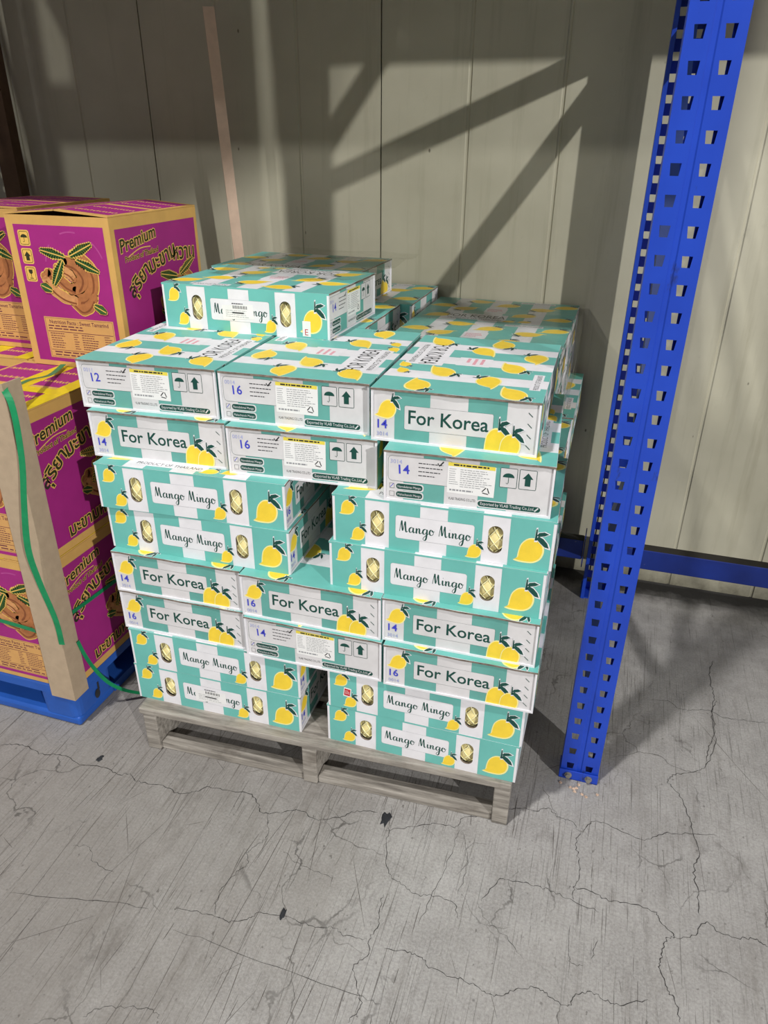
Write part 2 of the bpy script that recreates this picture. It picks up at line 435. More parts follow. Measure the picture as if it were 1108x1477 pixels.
    def text(s, t, u, v, size, mat, lay=4, align='L', shear=0, rot=0, sx=1, offset=0, width=None, res=2):
        """baseline-left at (u, v); size = cap height scale in metres per em"""
        vs, fs = text2d(t, shear, offset, res)
        if not vs: return
        x0 = min(a for a, b in vs); x1 = max(a for a, b in vs)
        k = size; kx = size*sx
        if width: kx = width/(x1-x0)
        ox = 0 if align == 'L' else (-(x0+x1)/2*kx if align == 'C' else -x1*kx)
        cx, cy = s.P(u, v); c, q = math.cos(R(rot)), math.sin(R(rot))
        s.add([(cx+c*(a*kx+ox)-q*b*k, cy+q*(a*kx+ox)+c*b*k) for a, b in vs], fs, mat, lay)
    def ribbon(s, pts, w, mat, lay=4, taper=None):
        P = [Vector((p[0], p[1])) for p in pts]; vs = []; fs = []
        for i, p in enumerate(P):
            d = P[min(i+1, len(P)-1)]-P[max(i-1, 0)]
            d = d.normalized() if d.length > 1e-9 else Vector((1, 0)); n = Vector((-d.y, d.x))
            ww = w(i/(len(P)-1), d) if callable(w) else w
            vs += [tuple(p+n*ww/2), tuple(p-n*ww/2)]
        for i in range(len(P)-1): fs.append((2*i+1, 2*i+3, 2*i+2, 2*i))
        s.add(vs, fs, mat, lay)
    def script(s, t, u0, u1, v, mat, lay=4, keep=None):
        tot = sum(GLY[c][0] for c in t); W = (u1-u0)*s.w; k = W/tot; x, y0 = s.P(u0, v)
        for i, c in enumerate(t):
            adv, strokes = GLY[c]
            if keep is None or i in keep:
                for st in strokes:
                    P = catmull([(x+a*k, y0+b*k*1.02) for a, b in st], 4)
                    s.ribbon(P, lambda tt, d: k*(.05+.085*max(0, -d.y)), mat, lay)
            x += adv*k
    def lines(s, u0, u1, v0, v1, n, mat, lay, seed=0, th=.35, gap=True):
        rnd = random.Random(seed)
        for i in range(n):
            va = v0+(v1-v0)*(i+.2)/n; vb = va+(v1-v0)/n*th; u = u0; end = u0+(u1-u0)*rnd.uniform(.6, 1)
            while u < end:
                w = rnd.uniform(.05, .16)*(u1-u0)
                s.rect(u, min(u+w, end), va, vb, mat, lay); u += w+.025*(u1-u0)
    def mesh(s, name):
        me = bpy.data.meshes.new(name); me.from_pydata(s.v, [], s.f)
        for mm in s.mats: me.materials.append(MAT[mm])
        for p, i in zip(me.polygons, s.mi): p.material_index = i
        me.update(); return me

# ------------------------------------------------------------------ the setting
WALL_Y = 2.803
o = MB(); o.box(-6, 7, -6, WALL_Y+.4, -.2, 0)
floor = o.build('floor', 'floor'); tag(floor, 'worn grey concrete warehouse floor with cracks and scratches', None, None, 'structure')
rb = MB(); rb.box(-6, 7, -3.12, -2.88, 6.75, 7.05); rb.box(-6, -5.8, -3.12, -2.88, 0, 6.75); rb.box(6.8, 7, -3.12, -2.88, 0, 6.75)
tag(rb.build('added_roof_beam', 'film_load'), 'unseen grey roof beam on columns, added to carry the light blocker', None, None, 'structure')  # unseen beam and columns, added only to hold up the light blocker
blk = empty('added_light_blocker', (4.9, -3.0, 4.02)); tag(blk, 'unseen grey hanging block added above the aisle to shade the left wall', 'light blocker')  # unseen block, added to keep the right lamp off the left wall
rb = MB(); rb.box(-1.5, .02, -.45, .45, 0, 1.3); rb.build('blocker_body', 'film_load', blk, bevel=.03)
for _x in (-1.4, -.1):
    for _y in (-.1, .1):
        rb = MB(); rb.tube([(_x, _y, 1.3), (_x, _y, 2.735)], .012); rb.build('hanging_rod', 'bolt_steel', blk)
CRACKS = [
(2.6,[(-1.589,1.215),(-1.552,1.230),(-1.505,1.235),(-1.446,1.225),(-1.385,1.240),(-1.312,1.226),(-1.237,1.236),(-1.182,1.226),(-1.156,1.239),(-1.111,1.223),(-1.038,1.233),(-0.985,1.221),(-0.941,1.239),(-0.914,1.267),(-0.861,1.271),(-0.791,1.281),(-0.752,1.256),(-0.725,1.234),(-0.664,1.258),(-0.630,1.274),(-0.583,1.259),(-0.523,1.284),(-0.485,1.318),(-0.430,1.333)]),
(1.6,[(-0.716,1.237),(-0.683,1.172),(-0.696,1.134),(-0.710,1.108),(-0.692,1.077),(-0.705,1.057),(-0.723,1.001),(-0.717,0.965),(-0.704,0.932)]),
(1.6,[(-0.806,0.917),(-0.755,0.925),(-0.703,0.931),(-0.664,0.927),(-0.622,0.950),(-0.604,0.969),(-0.538,0.979),(-0.476,0.979),(-0.428,0.990),(-0.391,0.980),(-0.342,0.987)]),
(1.8,[(-0.340,1.106),(-0.340,1.068),(-0.330,1.026),(-0.339,0.988),(-0.331,0.957),(-0.351,0.918),(-0.329,0.879),(-0.310,0.848),(-0.326,0.807)]),
(1.2,[(-0.628,1.146),(-0.583,1.122),(-0.532,1.113),(-0.474,1.107)]),
(1.2,[(-1.147,0.988),(-1.102,0.997),(-1.067,0.966),(-0.996,0.953)]),
(1.2,[(-0.851,0.648),(-0.835,0.671),(-0.782,0.692),(-0.722,0.704),(-0.699,0.694)]),
(1.8,[(-1.211,0.829),(-1.016,0.873),(-0.861,0.900)]),
(1.2,[(-0.778,0.873),(-0.581,0.869),(-0.348,0.865),(-0.269,0.861)]),
(2.0,[(-0.396,1.282),(-0.329,1.315),(-0.270,1.346),(-0.215,1.352),(-0.207,1.384),(-0.143,1.417),(-0.074,1.461),(-0.019,1.472),(0.012,1.489),(0.038,1.470),(0.075,1.464),(0.102,1.438),(0.128,1.479),(0.173,1.484),(0.253,1.462),(0.306,1.498),(0.367,1.518),(0.446,1.540)]),
(2.0,[(0.102,1.438),(0.091,1.400),(0.101,1.360),(0.109,1.310),(0.098,1.267),(0.098,1.233)]),
(2.0,[(-0.112,1.160),(-0.082,1.228),(-0.041,1.240),(0.002,1.241),(0.044,1.240),(0.098,1.230),(0.160,1.220)]),
(2.4,[(0.095,1.266),(0.141,1.271),(0.174,1.258),(0.222,1.264),(0.285,1.261),(0.301,1.239),(0.329,1.213),(0.309,1.196),(0.299,1.152),(0.295,1.127),(0.308,1.084),(0.325,1.060),(0.334,1.019)]),
(2.2,[(0.326,1.207),(0.368,1.225),(0.401,1.271),(0.423,1.256),(0.467,1.253),(0.505,1.261),(0.531,1.251)]),
(2.6,[(0.491,2.103),(0.469,2.027),(0.471,1.916),(0.443,1.803),(0.407,1.757),(0.348,1.724),(0.328,1.690),(0.355,1.653),(0.375,1.585),(0.389,1.519),(0.398,1.467),(0.382,1.409),(0.387,1.341),(0.387,1.285)]),
(1.8,[(-0.404,1.369),(-0.385,1.291),(-0.377,1.238),(-0.345,1.164),(-0.308,1.145),(-0.268,1.129),(-0.219,1.140),(-0.175,1.135),(-0.155,1.101)]),
(2.0,[(-0.300,0.980),(-0.253,0.987),(-0.216,0.986),(-0.192,0.970),(-0.144,0.965),(-0.105,0.965),(-0.066,0.956),(-0.036,0.957),(-0.002,0.980),(0.040,0.998),(0.071,0.989),(0.108,0.979),(0.123,1.010),(0.155,1.023),(0.184,1.018),(0.212,1.018),(0.269,1.047)]),
(1.1,[(-0.209,1.348),(-0.210,1.270),(-0.225,1.163),(-0.239,1.055)]),
(1.1,[(-0.194,1.342),(-0.166,1.253),(-0.168,1.161)]),
(1.2,[(0.096,1.164),(0.101,1.105),(0.107,1.074),(0.137,1.080)]),
(1.4,[(0.151,1.096),(0.159,1.153)]),
(1.3,[(-0.119,1.153),(-0.087,1.113),(-0.034,1.087),(0.003,1.049)]),
(2.6,[(0.499,2.320),(0.480,2.270),(0.477,2.186),(0.485,2.133),(0.474,2.054),(0.469,1.932),(0.447,1.866),(0.437,1.805)]),
(2.0,[(0.275,2.034),(0.336,2.050),(0.363,2.025),(0.395,2.024),(0.459,2.042),(0.512,2.022),(0.565,2.029),(0.636,2.038)]),
]
def crack_mesh(w, pts, seed):
    rnd = random.Random(seed); P = catmull([(x, y) for x, y in pts], 7); mb = MB(); base = 0
    vs = []
    for i, p in enumerate(P):
        d = P[min(i+1, len(P)-1)]-P[max(i-1, 0)]; d = d.normalized() if d.length > 1e-9 else Vector((1, 0)); n = Vector((-d.y, d.x))
        p = p+n*rnd.uniform(-.0035, .0035); k = w*.00034*rnd.uniform(.5, 1.5)*min(1, .25+i*.3, .25+(len(P)-1-i)*.3)
        vs.append((p+n*k, p-n*k))
    for i in range(len(vs)-1):
        (a, b), (c, d_) = vs[i], vs[i+1]
        mb.quad((b.x, b.y, .0004), (d_.x, d_.y, .0004), (c.x, c.y, .0004), (a.x, a.y, .0004))
    return mb
for i, (w, pts) in enumerate(CRACKS):
    tag(crack_mesh(w, pts, i).build('floor_crack', 'crack_dark', floor), None, None, None, 'structure')

def scratches():
    rr = random.Random(17); mb = MB()
    for i in range(420):
        x = rr.uniform(-1.9, .9) if rr.random() < .45 else rr.uniform(-1.9, -.2); y = rr.uniform(.4, 1.7)
        a = R(90+rr.gauss(1, 5) if rr.random() < .86 else rr.uniform(20, 160)); ln = min(.5, rr.expovariate(9)+.03); w = rr.uniform(.00025, .0009)
        dx, dy = math.cos(a), math.sin(a); bend = rr.uniform(-.01, .01)*ln; N = 5; P = []
        for k in range(N+1):
            t = k/N; b = bend*4*t*(1-t)
            P.append((x+dx*ln*t-dy*b, y+dy*ln*t+dx*b, w*math.sin(math.pi*(.06+.88*t))*rr.uniform(.6, 1.2)))
        for (xa, ya, wa), (xb, yb, wb) in zip(P[:-1], P[1:]):
            mb.quad((xa+dy*wa, ya-dx*wa, .0003), (xb+dy*wb, yb-dx*wb, .0003), (xb-dy*wb, yb+dx*wb, .0003), (xa-dy*wa, ya+dx*wa, .0003))
    return mb
tag(scratches().build('floor_scratches', 'scratch_grey', floor), None, None, None, 'stuff')
wall = empty('wall_back', (0, 0, 0)); tag(wall, 'dirty cream insulated panel wall behind the rack', None, None, 'structure')
SEAMS = [-4.685, -3.739, -2.794, -1.849, -.903, .042, .988, 1.933, 2.879, 3.824]
o = MB(); o.box(-4.8, 3.9, WALL_Y+.012, WALL_Y+.12, 0, 5.2); bk = o.build('wall_core', 'seam_dark', wall)
for a, b in zip(SEAMS[:-1], SEAMS[1:]):
    o = MB(); x0, x1 = a+.0025, b-.0025
    # shallow pressed ribs at the thirds of each panel
    xs = [x0]
    for k in (1, 2):
        r = a+(b-a)*k/3; xs += [r-.007, r-.003, r+.003, r+.007]
    xs.append(x1); dep = [0, 0, .004, .004, 0, 0, .004, .004, 0, 0]
    for i in range(len(xs)-1):
        o.quad((xs[i], WALL_Y+dep[i], 0), (xs[i+1], WALL_Y+dep[i+1], 0), (xs[i+1], WALL_Y+dep[i+1], 5.2), (xs[i], WALL_Y+dep[i], 5.2))
    for xx in (x0, x1):
        o.quad((xx, WALL_Y, 0), (xx, WALL_Y+.012, 0), (xx, WALL_Y+.012, 5.2), (xx, WALL_Y, 5.2))
    o.build('wall_panel', 'wall', wall)

# ------------------------------------------------------------------ pallet rack
def upright_mesh(height, facing):
    """perforated C-section, web at local y=0, width .1, flanges going to +y (facing=1) or -y"""
    mb = MB(); W, D, P = .102, .078, .055; f = facing
    def q(x0, x1, z0, z1, y0=0, y1=None):
        y1 = y0 if y1 is None else y1
        mb.quad((x0, y0*f, z0), (x1, y1*f, z0), (x1, y1*f, z1), (x0, y0*f, z1))
    q(0, .0115, 0, height); q(.0355, .042, 0, height); q(.042, .045, 0, height, 0, .0025); q(.045, .054, 0, height, .0025)
    q(.054, .057, 0, height, .0025, 0); q(.057, .0635, 0, height); q(.0875, W, 0, height)
    n = int((height-.03)/P)
    for x0 in (.0115, .0635):
        x1 = x0+.024; q(x0, x1, 0, .012)
        for k in range(n):
            z0 = .012+k*P; z1 = z0+P; c = z0+P/2+.006; a, b = c-.011, c+.011; xm = (x0+x1)/2
            H = [(xm-.0078, a), (xm+.0078, a), (xm+.0102, b), (xm-.0102, b)]; O = [(x0, z0), (x1, z0), (x1, z1), (x0, z1)]
            for i in range(4):
                j = (i+1) % 4
                mb.quad((*O[i][:1], 0, O[i][1]), (O[j][0], 0, O[j][1]), (H[j][0], 0, H[j][1]), (H[i][0], 0, H[i][1]))
        q(x0, x1, .012+n*P, height)
    lp = .017 if f > 0 else .012
    for x, lip in ((0, lp), (W, -lp)):
        mb.quad((x, 0, 0), (x, D*f, 0), (x, D*f, height), (x, 0, height))
        mb.quad((x, D*f, 0), (x+lip, D*f, 0), (x+lip, D*f, height), (x, D*f, height))
    return mb
def post(name, parent, loc, facing, height=3.4):
    mb = upright_mesh(height, facing); o = mb.build(name, 'rack_blue', parent); o.location = loc
    bm = bmesh.new(); bm.from_mesh(o.data); bmesh.ops.remove_doubles(bm, verts=bm.verts, dist=.0001)
    bmesh.ops.recalc_face_normals(bm, faces=bm.faces); bm.to_mesh(o.data); bm.free()
    md = o.modifiers.new('sheet', 'SOLIDIFY'); md.thickness = .0022; md.offset = 0
    return o
def hexbolt(parent, loc, r=.0075):
    mb = MB(); mb.tube([(0, 0, 0), (0, -.003, 0)], r*1.35, 12); mb.tube([(0, -.003, 0), (0, -.009, 0)], r, 6)
    o = mb.build('bolt', 'bolt_steel', parent); o.location = loc; return o
PX, PYF, PYB = .030, 1.62, 2.662
def rack_frame(x, label, braces=True):
    fr = empty('rack_frame', (x, PYF, 0)); fr.rotation_euler = (0, R(.38), R(.62)); tag(fr, label, 'rack frame', 'rack end frames')
    post('front_post', fr, (0, 0, 0), 1); post('back_post', fr, (0, PYB-PYF, 0), -1)
    for y, s in ((0, 1), (PYB-PYF, -1)):
        mb = MB(); mb.box(-.004, .104, -.008 if s > 0 else -.075, .075 if s > 0 else .008, 0, .005)
        mb.box(-.004, .104, -.008 if s > 0 else .003, -.003 if s > 0 else .008, 0, .032)
        fp = mb.build('foot_plate', 'rack_blue', fr, bevel=.0015); fp.location = (0, y, 0)
        if s > 0:
            for bx in (.022, .078): hexbolt(fp, (bx, -.008, .017))
    if braces:
        a, b = .06, PYB-PYF-.06; c = .05
        for p, q, w in (((c, a, 1.98), (c, b, 1.98), .07), ((c, b, 1.93), (c, a, .98), .055), ((c, a, .93), (c, b, .20), .055),
                        ((c, a, .15), (c, b, .15), .05), ((c, a, 2.05), (c, b, 3.0), .055)):
            mb = MB(); mb.bar(p, q, .028, w); mb.build('brace', 'brace_steel', fr)
    return fr
rack_frame(PX, 'bright blue perforated steel rack frame standing right of the mango cartons')
rack_frame(PX-2.76, 'blue rack frame at the far left behind the purple cartons')
def load_beam(x0, x1, y, z0, z1, label, d=.05, top='rail_blue'):
    b = empty('load_beam', ((x0+x1)/2, y, z0)); tag(b, label, 'rack beam')
    h = (x1-x0)/2; mb = MB(); mb.box(-h+.004, h-.004, 0, d, 0, z1-z0)
    bm = mb.mesh('beam', ['rail_blue', 'seam_dark'])
    for p in bm.polygons:
        if p.normal.z > .9 and top != 'rail_blue': p.material_index = 1
    o = link('beam', bm, b); md = o.modifiers.new('bevel', 'BEVEL'); md.width = .004; md.segments = 2
    for s in (-1, 1):
        mb = MB(); mb.box(s*h-.002, s*h+.002, -.004, d+.004, -.03, z1-z0+.03); mb.build('end_plate', 'rail_blue', b)
    return b
load_beam(.125, 2.70, 2.60, .165, .25, 'low dark blue rear beam running right of the rack frame by the wall', top='d')
load_beam(-2.625, .004, 2.60, .165, .25, 'low dark blue rear beam running behind the mango pallet', top='d')
load_beam(.150, 2.70, 1.63, 2.372, 2.53, 'blue front beam of the upper rack level, right bay')
load_beam(-2.625, .022, 1.63, 2.372, 2.53, 'blue front beam of the upper rack level, left bay')
load_beam(.125, 2.70, 2.60, 2.372, 2.53, 'blue rear beam of the upper rack level, right bay')
load_beam(-2.625, .004, 2.60, 2.372, 2.53, 'blue rear beam of the upper rack level, left bay')
def upper_load(x0, x1, label):  # unseen loads, added so the upper wall lies in shadow
    e = empty('added_pallet_load', ((x0+x1)/2, 2.14, 2.532)); tag(e, label, 'pallet load', 'unseen loads added on the upper rack level')
    h = (x1-x0)/2
    for i in range(7):
        mb = MB(); xx = -h+i*(2*h-.1)/6; mb.box(xx, xx+.1, -.56, .56, .105, .125); mb.build('deck_board', 'wood', e)
    for sx in (-1, 0, 1):
        mb = MB(); yy = sx*.51; mb.box(-h, h, yy-.05, yy+.05, 0, .104); mb.build('stringer', 'wood', e)
    mb = MB(); mb.box(-h, h, -.55, .55, .127, 1.1); mb.build('wrapped_boxes', 'film_load', e, bevel=.02)
upper_load(-1.34, -.24, 'unseen wrapped load added above the mango cartons to shade the wall')
upper_load(-2.5, -1.38, 'unseen wrapped load added above the purple cartons to shade the wall')
upper_load(.24, 1.34, 'unseen wrapped load added right of the frame to shade the wall')

# ------------------------------------------------------------------ wooden pallet
PAL_TOP = .154
wp = empty('wooden_pallet', (-1.165, 1.343, 0), R(2.6)); tag(wp, 'weathered grey wooden pallet under the mango cartons', 'pallet')
rnd = random.Random(4)
PL, PD = 1.08, 1.33
ys = [0, .19, .36, .53, .70, .87, 1.04, 1.21]
for i, y in enumerate(ys):
    mb = MB(); w = .14 if i == 0 else .12; x0 = rnd.uniform(-.006, .004); x1 = PL+rnd.uniform(-.004, .006)
    mb.box(x0, x1, y, y+w, .134, PAL_TOP); ob = mb.build('deck_board', 'wood', wp, bevel=.003); ob.rotation_euler.z = R(rnd.uniform(-.15, .15))
XS = (.005, .5, PL-.045)
for x in XS:
    mb = MB(); mb.box(x, x+.042, .004, PD-.01, 0.001, .1335); mb.build('stringer', 'wood', wp, bevel=.003)
for y in (.012, .6, 1.2):
    for a, b in ((XS[0]+.043, XS[1]-.001), (XS[1]+.043, XS[2]-.001)):
        mb = MB(); mb.box(a, b, y, y+(.045 if y < .1 else .1), .001, .026); mb.build('bottom_board', 'wood', wp, bevel=.002)

# ------------------------------------------------------------------ mango cartons
BL, BW, BH = .516, .3756, .1232
REC = .004
def f_front(a, b, h): return (a-BL/2, -BW/2-.0002-h, b)
def f_back(a, b, h): return (BL/2-a, BW/2+.0002+h, b)
def f_kor(a, b, h): return (BL/2-REC+.0002+h, a-BW/2, b)
def f_info(a, b, h): return (-(BL/2-REC)-.0002-h, BW/2-a, b)
def f_top(a, b, h): return (a-BL/2, b-BW/2, BH+.0002+h)
HOLES = (.213, .748)
def shell_mesh():
    mb = MB(); hl, hw, T = BL/2, BW/2, .005; Z1 = BH-.005
    mb.box(-hl, hl, -hw+.0003, hw-.0003, 0, T)
    for s in (-1, 1):
        y = s*hw; cur = -hl
        def q(x0, x1): mb.quad((x0, y, 0), (x1, y, 0), (x1, y, Z1), (x0, y, Z1))
        for hu in (HOLES if s < 0 else [1-h for h in HOLES][::-1]):
            cx = (hu-.5)*BL; x0, x1 = cx-.028, cx+.028; q(cur, x0); cur = x1
            # stadium hole: radius .0165, half straight .018
            ring = []; outer = []
            N = 20; cz = BH*.49
            for k in range(N):
                a = 2*math.pi*k/N+math.pi/N; dx, dz = math.cos(a), math.sin(a)
                px, pz = .0168*dx, .0168*dz+(.018 if dz > 0 else -.018)
                ring.append((cx+px, cz+pz))
                t = min(.028/abs(dx) if abs(dx) > 1e-6 else 9, ((Z1-cz) if dz > 0 else cz)/abs(dz) if abs(dz) > 1e-6 else 9)
                outer.append((cx+dx*t, cz+dz*t))
            n0 = len(mb.v)
            mb.v += [(p[0], y, p[1]) for p in outer]+[(p[0], y, p[1]) for p in ring]+[(p[0], y-s*.005, p[1]) for p in ring]
            for k in range(N):
                j = (k+1) % N
                mb.f.append((n0+k, n0+j, n0+N+j, n0+N+k)); mb.mi.append(0)
                mb.f.append((n0+N+k, n0+N+j, n0+2*N+j, n0+2*N+k)); mb.mi.append(1)
            for cxx, czz in ((x0, 0), (x1, 0), (x0, Z1), (x1, Z1)):      # fill the four corners of the cell
                near = sorted(range(N), key=lambda k: (outer[k][0]-cxx)**2+(outer[k][1]-czz)**2)[:2]
                n1 = len(mb.v); mb.v.append((cxx, y, czz)); mb.f.append((n1, n0+near[0], n0+near[1])); mb.mi.append(0)
        q(cur, hl)
        for e in (-1, 1):                                              # turned-in edge strips at the ends
            xa, xb = sorted((e*(hl-.014), e*hl)); ya, yb = sorted((s*(hw-T), s*(hw-.0003)))
            mb.box(xa, xb, ya, yb, T, Z1)
    return mb.mesh('carton_shell', ['paper_white', 'cut_edge'])
def lid_mesh():
    mb = MB(); hl, hw = BL/2+.001, BW/2+.0005; z0, z1 = BH-.0048, BH; N = 14; rr = random.Random(2)
    # top sheet with slightly wavy worn ends
    top = []
    for i in range(N+1):
        y = -hw+2*hw*i/N; top.append((y, rr.uniform(-.0012, .0008), rr.uniform(-.0012, .0008)))
    for i in range(N):
        (ya, a0, a1), (yb, b0, b1) = top[i], top[i+1]
        mb.quad((-hl-a0, ya, z1), (hl+a1, ya, z1), (hl+b1, yb, z1), (-hl-b0, yb, z1), 0)
        mb.quad((-hl-a0, ya, z0), (hl+a1, ya, z0), (hl+b1, yb, z0), (-hl-b0, yb, z0), 0)
        mb.quad((-hl-a0, ya, z0), (-hl-b0, yb, z0), (-hl-b0, yb, z1), (-hl-a0, ya, z1), 1)
        mb.quad((hl+a1, ya, z0), (hl+b1, yb, z0), (hl+b1, yb, z1), (hl+a1, ya, z1), 1)
    for y in (-hw, hw): mb.quad((-hl, y, z0), (hl, y, z0), (hl, y, z1), (-hl, y, z1), 2)
    return mb.mesh('lid', ['paper_white', 'cut_edge', 'print_teal'])
def end_mesh(s):
    mb = MB(); x = s*(BL/2-REC); xa, xb = sorted((x, x-s*.004)); mb.box(xa, xb, -BW/2+.0052, BW/2-.0052, .0052, BH-.0056)
    return mb.mesh('end_panel', ['paper_worn'])

STR = [(.012, .155), (.268, .41), (.535, .69), (.808, .988)]
def side_art(fn, nm):
    A = Art(BL, BH, fn)
    for a, b in STR: A.rect(a, b, 0, 1, 'print_teal', 1)
    A.rrect(.298, .655, .27, .755, 'paper_white', 2, .006); A.rrect(.298, .655, .27, .755, 'print_grey', 3, .006, frame=.0004)
    A.rect(.262, .274, .0, 1, 'paper_white', 0)
    A.script('Mango Mingo', .318, .645, .605, 'print_green', 3)
    A.mango(.068, .24, .036, 2, 6); A.mango(.118, .78, .034, 2, 4); A.mango(.655, .80, .034, 5, 4); A.mango(.895, .62, .060, 2, 4)
    return A.mesh(nm)
def sticker_barcode():
    A = Art(BL, BH, f_front); A.rrect(.37, .56, .38, .70, 'sticker_white', 7, .002, rot=4)
    for k in range(16): A.rect(.435+k*.0055, .435+k*.0055+.0022+.0015*(k % 3 == 0), .40, .47, 'print_black', 8)
    A.lines(.43, .53, .335, .39, 1, 'print_black', 8, 3); A.lines(.39, .54, .5, .68, 4, 'print_grey', 8, 5, .22)
    A.rect(.43, .50, .545, .575, 'print_black', 9)
    return A.mesh('barcode_sticker')
def sticker_red_small():
    A = Art(BL, BH, f_front); A.rrect(.085, .125, .42, .66, 'sticker_white', 6, .002, rot=-6); A.rrect(.089, .121, .45, .63, 'sticker_red', 7, .001, rot=-6)
    A.lines(.092, .119, .49, .6, 3, 'sticker_white', 8, 4, .3); return A.mesh('price_sticker')
def sticker_red_letter():
    A = Art(BL, BH, f_front); A.rrect(.845, .892, .62, .96, 'sticker_white', 8, .001)
    A.text('E', .868, .93, .024, 'sticker_red', 9, 'C'); return A.mesh('letter_sticker')
def kor_art():
    A = Art(BW, BH, f_kor)
    A.rect(.145, .36, 0.05, .98, 'print_teal_rough', 1); A.rect(.585, .81, .05, .98, 'print_teal_rough', 1)
    A.rrect(.205, .735, .29, .745, 'paper_worn', 2, .004); A.rrect(.205, .735, .29, .745, 'print_green', 3, .004, frame=.0004)
    A.text('For Korea', .47, .625, .0455, 'print_green', 4, 'C', width=.180, res=3, offset=.012)
    A.mango(.092, .38, .043, 2, -6); A.mango(.745, .78, .058, 5, 6, sx=.9); A.mango(.83, .84, .052, 9, 6, sx=.95)
    for k in range(4): A.ribbon([A.P(.93, .2+k*.2), A.P(.955, .27+k*.2)], .0016, 'print_green', 4)
    return A.mesh('export_print')
def info_art():
    A = Art(BW, BH, f_info)
    A.rect(.12, .37, .6, .97, 'print_teal_rough', 1); A.rect(.57, .74, .06, .97, 'print_teal_rough', 1); A.rect(.24, .37, .04, .1, 'print_teal_rough', 1)
    A.rrect(.025, .42, .10, .60, 'paper_worn', 2, .01); A.rrect(.025, .42, .10, .60, 'print_green', 3, .01, frame=.0006)
    A.rrect(.20, .38, .14, .52, 'paper_worn', 4, .002)
    A.lines(.21, .37, .18, .50, 4, 'print_black', 5, 6, .22)
    A.ribbon([A.P(.325, .17), A.P(.335, .22), A.P(.36, .13)], .003, 'print_black', 5)
    for v, t, tick in ((.70, 'Namdokmai Mango', 1), (.86, 'Mahachanok Mango', 0)):
        A.rrect(.035, .065, v-.05, v+.05, 'paper_worn', 2, .0005); A.rrect(.035, .065, v-.05, v+.05, 'print_black', 3, .0005, frame=.0007)
        if tick: A.ribbon([A.P(.04, v+.03), A.P(.06, v-.045)], .0014, 'stamp_blue', 4)
        A.rrect(.07, .245, v-.075, v+.075, 'paper_worn', 2, .006); A.rrect(.076, .238, v-.055, v+.055, 'print_green', 3, .006)
        A.text(t, .157, v+.025, .0085, 'paper_worn', 4, 'C', width=.054)
    A.rect(.385, .57, .58, .98, 'paper_worn', 3)
    A.text('VLAB TRADING CO.,LTD.', .478, .85, .009, 'print_black', 5, 'C', width=.062)
    for u0, u1 in ((.69, .79), (.80, .90)):
        A.rrect(u0, u1, .12, .50, 'paper_worn', 2, .003); A.rrect(u0, u1, .12, .50, 'print_green', 3, .003, frame=.0012)
    # umbrella
    cx, cy = A.P(.74, .30); r = .0125
    A.poly([(cx+r*math.cos(R(a)), cy+r*math.sin(R(a))*.8) for a in range(0, 181, 15)], 'print_green', 4)
    A.ribbon([(cx, cy), (cx, cy-.012), (cx-.002, cy-.0155), (cx-.005, cy-.013)], .0013, 'print_green', 4)
    cx, cy = A.P(.85, .31)
    A.poly([(cx-.006, cy-.015), (cx+.006, cy-.015), (cx+.006, cy+.002), (cx+.0115, cy+.002), (cx, cy+.016), (cx-.0115, cy+.002), (cx-.006, cy+.002)], 'print_green', 4)
    A.rrect(.565, .945, .79, .94, 'paper_worn', 4, .008); A.rrect(.572, .938, .81, .92, 'print_green', 5, .007)
    A.text('Exported by VLAB Trading Co.,Ltd.', .745, .888, .0105, 'paper_worn', 6, 'C', width=.118)
    A.ribbon([A.P(.905, .9), A.P(.925, .83)], .003, 'paper_worn', 6)
    return A.mesh('handling_print')
def content_sticker():
    A = Art(BW, BH, f_info)
    A.rrect(.385, .665, .13, .72, 'sticker_white', 5, .001, rot=-1); A.rrect(.387, .662, .125, .195, 'sticker_yellow', 6, .0004, rot=-1)
    A.lines(.42, .63, .135, .185, 1, 'print_black', 7, 2, .6)
    A.lines(.395, .45, .23, .56, 8, 'print_grey', 6, 7, .3); A.lines(.46, .655, .23, .60, 9, 'print_grey', 6, 9, .3)
    A.lines(.40, .6, .62, .70, 1, 'print_grey', 6, 4, .4)
    cx, cy = A.P(.615, .615)
    for k in range(3):
        a = R(90+120*k); b = R(90+120*k+100); A.ribbon([(cx+.0085*math.cos(a), cy+.0085*math.sin(a)), (cx+.0085*math.cos(b), cy+.0085*math.sin(b))], .0022, 'print_black', 7)
    return A.mesh('content_sticker')
def lid_art():
    A = Art(BL, BW, f_top)
    for a, b in STR: A.rect(a if a > .02 else 0, b if b < .98 else 1, .0, 1, 'print_teal', 1)
    A.rect(.40, .545, .40, .62, 'paper_white', 2); A.rect(.18, .58, .70, .95, 'paper_white', 2)
    A.lines(.415, .53, .44, .58, 3, 'print_pink', 3, 12, .45)
    A.text('FOR KOREA', .38, .86, .062, 'print_black', 3, 'C', width=.196); A.text('PRODUCT OF THAILAND', .38, .93, .02, 'print_black', 3, 'C', width=.18)
    A.rect(.60, .84, .035, .10, 'paper_white', 2); A.text('PRODUCT OF THAILAND', .72, .048, .017, 'print_black', 3, 'C', width=.112, rot=180)
    for u, v, r in ((.115, .82, 10), (.09, .38, -15), (.33, .14, 160), (.52, .24, 5), (.665, .66, 12), (.78, .36, 170), (.91, .17, 5), (.90, .74, -10), (.27, .50, 190), (.70, .91, 0), (.60, .93, 0)):
        A.mango(u, v, .056 if v < .9 else .028, 3, r, 1.5, lk=.7)
    return A.mesh('lid_print')
